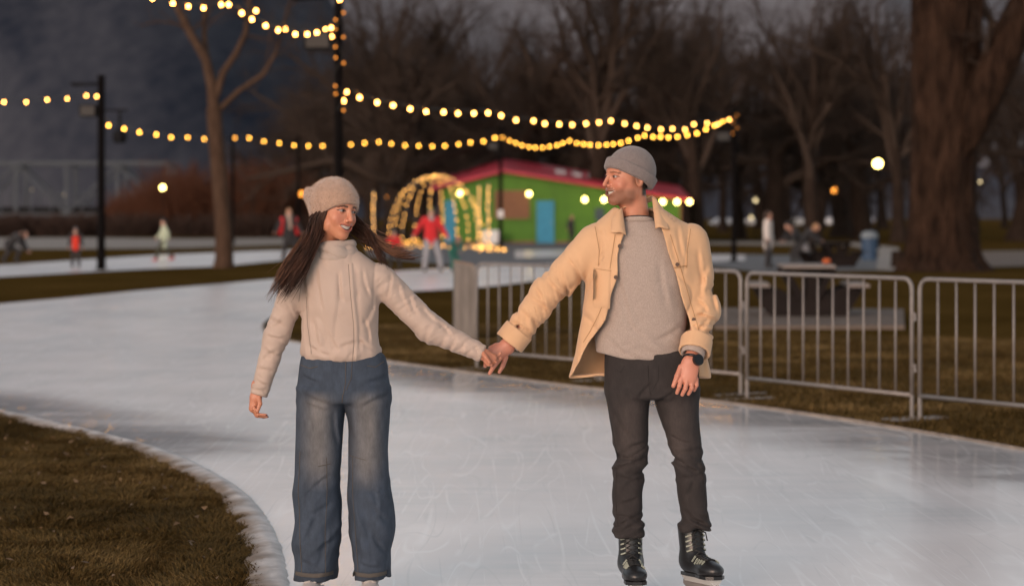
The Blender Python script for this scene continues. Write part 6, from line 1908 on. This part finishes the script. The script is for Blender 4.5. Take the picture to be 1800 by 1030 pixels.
for pl, wd in (([(1136, 640), (1137, 672), (1141, 692)], .0035), ([(1155, 640), (1154, 664), (1143, 684)], .003), ([(1074, 642), (1088, 652), (1096, 640)], .0035), ([(1180, 641), (1196, 650), (1216, 642)], .0035),
               ([(1074, 742), (1084, 800), (1081, 868), (1084, 920)], .003), ([(1226, 742), (1230, 800), (1238, 868), (1242, 912)], .003)):
    me = strip_on(bv, MXZ(pl), wd, .0022, 30, mbase)
    if me: link('seam', me, M['seam_black'], jeans)
wt = empty('watch'); tag(wt, 'black round sports watch on the wrist of the skater in tan jacket', 'watch')
wt.location = mp_(1213.5, 628, -.19)
ax = Vector(mp_(1208, 640, -.17)) - Vector(mp_(1217, 612, -.13)); ax.normalize()
wc = Vector(mp_(1211.5, 627, -.150)) - wt.location
n1 = ax.orthogonal().normalized(); n2 = ax.cross(n1)
MB().tube([wc + (n1 * math.cos(a) * .0345 + n2 * math.sin(a) * .0345) for a in np.linspace(0, 2 * math.pi, 28)], .0055, n=6).build('strap', M['watch'], wt, sm=True)
fd = Vector((.45, -.82, .25)).normalized(); fc = wc + Vector((.020, -.028, -.004))
cs = MB().tube([fc, fc + fd * .013], .0235, n=28).build('case', M['watch'], wt)
MB().tube([fc + fd * .0132, fc + fd * .0142], .0195, n=28).build('dial', mat('watch_glass', (.004, .004, .005), .08), cs)
s1 = skate(man, mbase, (mx(1109), MY + .01, ICE), RAD(4), M['boot_black'], M['lace_black'], M['print_white'], w=.050, trim=M['stripe'])
s2 = skate(man, mbase, (mx(1219), MY + .01, ICE + .012), RAD(24), M['boot_black'], M['lace_black'], M['print_white'], w=.050, trim=M['stripe'], tilt=RAD(-2))
def tongue_mark(t, kind):
    g = MB(); y = -.068; zt = .272
    if kind == 0:       # the slanting figure on one tongue
        g.box((-.012, y, zt), (.006, .003, .020)); g.beam((.0, y, zt + .010), (.016, y, zt + .011), .004, .006); g.beam((.015, y, zt + .010), (.010, y, zt - .012), .003, .006)
    else:               # small square badge with a dark mark
        for dx, dz, w_, h_ in ((-.0115, 0, .004, .026), (.0115, 0, .004, .026), (0, .0115, .023, .004), (0, -.0115, .023, .004), (0, 0, .010, .0035), (-.003, .005, .0035, .008), (.003, -.005, .0035, .008)):
            g.box((dx, y, zt + dz), (w_, .003, h_))
    g.build('tongue_badge', M['print_white'], t)
tongue_mark(s1, 0); tongue_mark(s2, 1)
# ================================================================== people in the background
def cloth(name, c): return mat(name, c, .9, noise=(12, .12, 4, (1, 1, 1)), sheen=.1)
PANTS = cloth('dark_trousers', (.020, .018, .020)); SHOE = cloth('dark_boots', (.018, .017, .017))
def figure(base, h, rz, label, top, legs=None, hat=None, hair=None, pose='stand', group='people in the park', seed=0, extra=None, boots=None, long=False):
    """person with body, jacket, trousers, boots and headwear; local x = own left, -y = facing, scaled from a 1.75 m figure"""
    t = empty('person', base, rz); k = h / 1.75; t.scale = (k, k, k)
    r = random.Random(seed)
    hip = Vector((0, 0, .92)); chest = Vector((0, 0, 1.28)); neck = Vector((0, 0, 1.47)); hd = Vector((0, -.02, 1.62))
    Ls, Rs = Vector((.18, 0, 1.42)), Vector((-.18, 0, 1.42))
    Le, Re = Vector((.26, .0, 1.15)), Vector((-.26, .0, 1.15)); Lh, Rh = Vector((.30, -.06, .92)), Vector((-.30, -.06, .92))
    Lk, Rk = Vector((.12, -.03, .5)), Vector((-.12, -.03, .5)); La, Ra = Vector((.15, 0, .09)), Vector((-.15, 0, .09))
    if pose == 'stride':
        Lk, La = Vector((.1, -.22, .52)), Vector((.1, -.32, .10)); Rk, Ra = Vector((-.1, .12, .5)), Vector((-.1, .38, .14))
        Lh, Le = Vector((.24, .16, .98)), Vector((.25, .12, 1.18)); Rh, Re = Vector((-.24, -.24, 1.0)), Vector((-.25, -.08, 1.16))
    elif pose == 'wide':
        Lk, La = Vector((.2, -.05, .5)), Vector((.26, 0, .09)); Rk, Ra = Vector((-.14, -.05, .5)), Vector((-.18, 0, .09))
        Le, Lh = Vector((.30, -.05, 1.15)), Vector((.40, -.14, .98)); Re, Rh = Vector((-.34, -.02, 1.2)), Vector((-.46, -.1, 1.02))
    elif pose == 'crouch':
        hip = Vector((0, .30, .62)); chest = Vector((0, 0, .90)); neck = Vector((0, -.20, 1.0)); hd = Vector((0, -.33, 1.02))
        Ls, Rs = Vector((.18, -.14, .97)), Vector((-.18, -.14, .97)); Le, Re = Vector((.2, -.22, .68)), Vector((-.2, -.22, .68)); Lh, Rh = Vector((.1, -.42, .46)), Vector((-.1, -.42, .46))
        Lk, La = Vector((.15, -.08, .42)), Vector((.15, .06, .09)); Rk, Ra = Vector((-.14, .22, .36)), Vector((-.14, .42, .10))
    elif pose == 'bend':
        hip = Vector((0, .22, .88)); chest = Vector((0, -.02, 1.15)); neck = Vector((0, -.2, 1.30)); hd = Vector((0, -.32, 1.38))
        Ls, Rs = Vector((.18, -.13, 1.26)), Vector((-.18, -.13, 1.26)); Le, Re = Vector((.22, -.25, 1.0)), Vector((-.22, -.25, 1.0)); Lh, Rh = Vector((.12, -.46, .9)), Vector((-.12, -.46, .9))
    def jacket(P):
        d = cone(P, hip + Vector((0, 0, -.02 if not long else -.25)), chest, .165, .17, (.95, 1.3, 1))
        d = smin(d, cone(P, Ls, Rs, .075, .075), .08)
        for a, b, c in ((Ls, Le, Lh), (Rs, Re, Rh)):
            d = smin(d, smin(cone(P, a, b, .075, .066), cone(P, b, c, .066, .052), .03), .03)
        d = d - .02 * (ridge3(P, (9, 9, 11), seed) - .5)
        return smax(d, -ball(P, hd, .12), .01)
    def trousers(P):
        d = cone(P, hip + Vector((0, 0, -.03)), hip + Vector((0, 0, .08)), .15, .15, (.95, 1.3, 1))
        for s, kk, a in ((1, Lk, La), (-1, Rk, Ra)):
            hj = hip + Vector((s * .09, 0, -.04)); d = smin(d, smin(cone(P, hj, kk, .092, .074), cone(P, kk, a + Vector((0, 0, .05)), .074, .066), .03), .03)
        return d - .015 * (ridge3(P, (9, 9, 13), seed + 2) - .5)
    def shoes(P):
        return np.minimum(*[smin(cone(P, a + Vector((0, .03, .0)), a + Vector((0, -.13, -.02)), .05, .045), cone(P, a, a + Vector((0, .01, .10)), .05, .055), .02) for a in (La, Ra)])
    def bod(P):
        d = ell(P, hd, (.075, .095, .115)); d = smin(d, cone(P, hd + Vector((0, .02, -.08)), neck, .05, .055), .03)
        d = smin(d, ell(P, hd + Vector((0, -.098, -.015)), (.013, .018, .022)), .02); d = smin(d, ell(P, hd + Vector((0, -.06, -.085)), (.03, .03, .025)), .03)
        d = smin(d, cone(P, neck, hip, .08, .11), .05)
        for a, b, c in ((Ls, Le, Lh), (Rs, Re, Rh)):
            d = smin(d, smin(cone(P, a, b, .04, .035), cone(P, b, c, .035, .028), .02), .03)
            v = (c - b).normalized(); q = c + v * .06
            d = smin(d, cone(P, c, q, .034, .030, (1, 1, 1)), .02)
            for f in (-1, 0, 1): d = smin(d, cone(P, q + Vector((f * .018, 0, 0)), q + v * .07 + Vector((f * .022, -.01, 0)), .013, .010), .006)
            d = smin(d, cone(P, c + v * .02, c + v * .06 + Vector((0, -.05, 0)), .014, .011), .008)
        for s, kk, a in ((1, Lk, La), (-1, Rk, Ra)):
            d = smin(d, smin(cone(P, hip + Vector((s * .08, 0, -.04)), kk, .06, .045), cone(P, kk, a, .045, .035), .02), .03)
        return d
    lo, hi = (-.62, -.72, -.02), (.62, .62, 1.85)
    B = surface_nets(bod, lo, hi, .016); body_obj('body', B, SKIN2, t, (0, 0, 0))
    body_obj('jacket', surface_nets(jacket, lo, hi, .02), top, t, (0, 0, 0))
    body_obj('trousers', surface_nets(trousers, lo, hi, .02), legs or PANTS, t, (0, 0, 0))
    body_obj('skates' if boots is None else 'boots', surface_nets(shoes, lo, hi, .018), boots or SHOE, t, (0, 0, 0))
    if hat is not None:
        f = lambda P: smax(ell(P, hd + Vector((0, .012, .025)), (.095, .115, .125)), (hd.z + .01) - P[:, 2] + .35 * (P[:, 1] - hd.y) * -1, .01)
        body_obj('hat', surface_nets(f, lo, hi, .014), hat, t, (0, 0, 0))
    if hair is not None:
        f = lambda P: smin(smax(ell(P, hd + Vector((0, .02, .02)), (.095, .115, .12)), -(P[:, 1] - hd.y + .045), .01), cone(P, hd + Vector((0, .06, -.02)), neck + Vector((0, .06, -.1)), .085, .06), .03)
        body_obj('hair', surface_nets(f, lo, hi, .014), hair, t, (0, 0, 0))
    if extra is not None: extra(t, jacket, lo, hi)
    tag(t, label, 'person', group)
    return t
SKIN2 = mat('skin_plain', (.50, .27, .19), .55)
red = cloth('red_jacket', (.52, .014, .018)); teal = cloth('teal_snowsuit', (.020, .14, .10)); ltgrey = cloth('grey_trousers', (.26, .26, .28)); cream = cloth('cream_coat', (.62, .56, .52)); mint = cloth('pale_green_coat', (.42, .47, .34))
black = cloth('black_coat', (.020, .019, .021)); olive = cloth('olive_trousers', (.035, .035, .018)); blond = cloth('blonde_hair', (.36, .20, .10)); brown = cloth('brown_hair', (.05, .028, .018)); grey_hat = cloth('grey_hat', (.10, .10, .11)); green_hat = cloth('olive_hat', (.10, .11, .03)); pink = cloth('pink_hat', (.40, .05, .09)); orange = cloth('orange_bib', (.60, .030, .010)); redshoe = cloth('red_skates', (.45, .03, .03)); beige = cloth('beige_scarf', (.42, .31, .25))
def bib(m):
    def f(t, jk, lo, hi):
        g = lambda P: smax(smax(jk(P) - .014, P[:, 2] - 1.38, .01), np.maximum(np.abs(P[:, 0]) - .15, .55 - P[:, 2]), .01)
        body_obj('bib', surface_nets(g, lo, hi, .02), m, t, (0, 0, 0))
    return f
def scarf(m):
    def f(t, jk, lo, hi):
        g = lambda P: smin(cone(P, (0, 0, 1.47), (0, -.03, 1.5), .095, .09), cone(P, (.0, -.14, 1.45), (.02, -.19, 1.1), .05, .045), .03)
        body_obj('scarf', surface_nets(g, lo, hi, .016), m, t, (0, 0, 0))
    return f
def pack(m):
    def f(t, jk, lo, hi):
        g = lambda P: smax(np.minimum(cone(P, (.21, 0, 1.4), (.28, 0, .95), .088, .075), cone(P, (-.21, 0, 1.4), (-.28, 0, .95), .088, .075)), np.abs(P[:, 0]) * -1 + .15, .01)
        body_obj('sleeves', surface_nets(g, lo, hi, .02), m, t, (0, 0, 0))
    return f
on_ice = lambda u, v: GP(u, v) + Vector((0, 0, .02))
figure(GP(28, 463), 1.72, RAD(80), 'crouching person in black clothes bending down beside the far ice', black, None, None, brown, 'crouch', seed=1, boots=SHOE)
figure(on_ice(133, 472), 1.24, RAD(10), 'small child in bright orange bib skating near the speaker pole', black, None, grey_hat, None, 'stand', seed=2, extra=bib(orange))
figure(on_ice(288, 461), 1.50, RAD(-75), 'young skater in pale green coat with red skates on the far ice', mint, olive, black, None, 'stride', seed=3, boots=redshoe, long=True)
figure(on_ice(508, 462), 1.86, RAD(15), 'blonde person in black coat with red sleeves and beige scarf', black, None, None, blond, 'wide', seed=4, extra=lambda *a: (pack(red)(*a), scarf(beige)(*a)), long=True)
figure(on_ice(693, 474), 1.16, RAD(-5), 'child in red jacket skating in front of the glowing dome', red, None, grey_hat, None, 'wide', seed=5)
figure(on_ice(758, 481), 1.84, RAD(8), 'adult skater in red jacket, grey trousers and olive hat', red, ltgrey, green_hat, None, 'wide', seed=6, extra=lambda t, jk, lo, hi: body_obj('scarf', surface_nets(lambda P: cone(P, (0, 0, 1.47), (0, -.05, 1.43), .09, .08), lo, hi, .016), ltgrey, t, (0, 0, 0)))
figure(on_ice(800, 479), 1.18, RAD(30), 'child in teal snowsuit and pink hat beside the adult in red', teal, teal, pink, None, 'bend', seed=7)
figure(GP(1005, 428), 1.72, RAD(30), 'person in dark clothes standing by the green wall', black, None, None, brown, 'stand', seed=8, boots=SHOE)
figure(GP(1350, 472), 1.76, RAD(70), 'walker in cream coat and black trousers on the asphalt', cream, None, None, brown, 'stand', seed=9, boots=SHOE, long=True)
figure(GP(1398, 471), 1.66, RAD(-60), 'person in black leaning towards the dark picnic table', black, black, black, None, 'bend', seed=10, boots=SHOE)
figure(GP(1420, 468), 1.60, RAD(70), 'person in black with pale hair beside the leaning figure', black, ltgrey, None, blond, 'bend', seed=11, boots=SHOE)
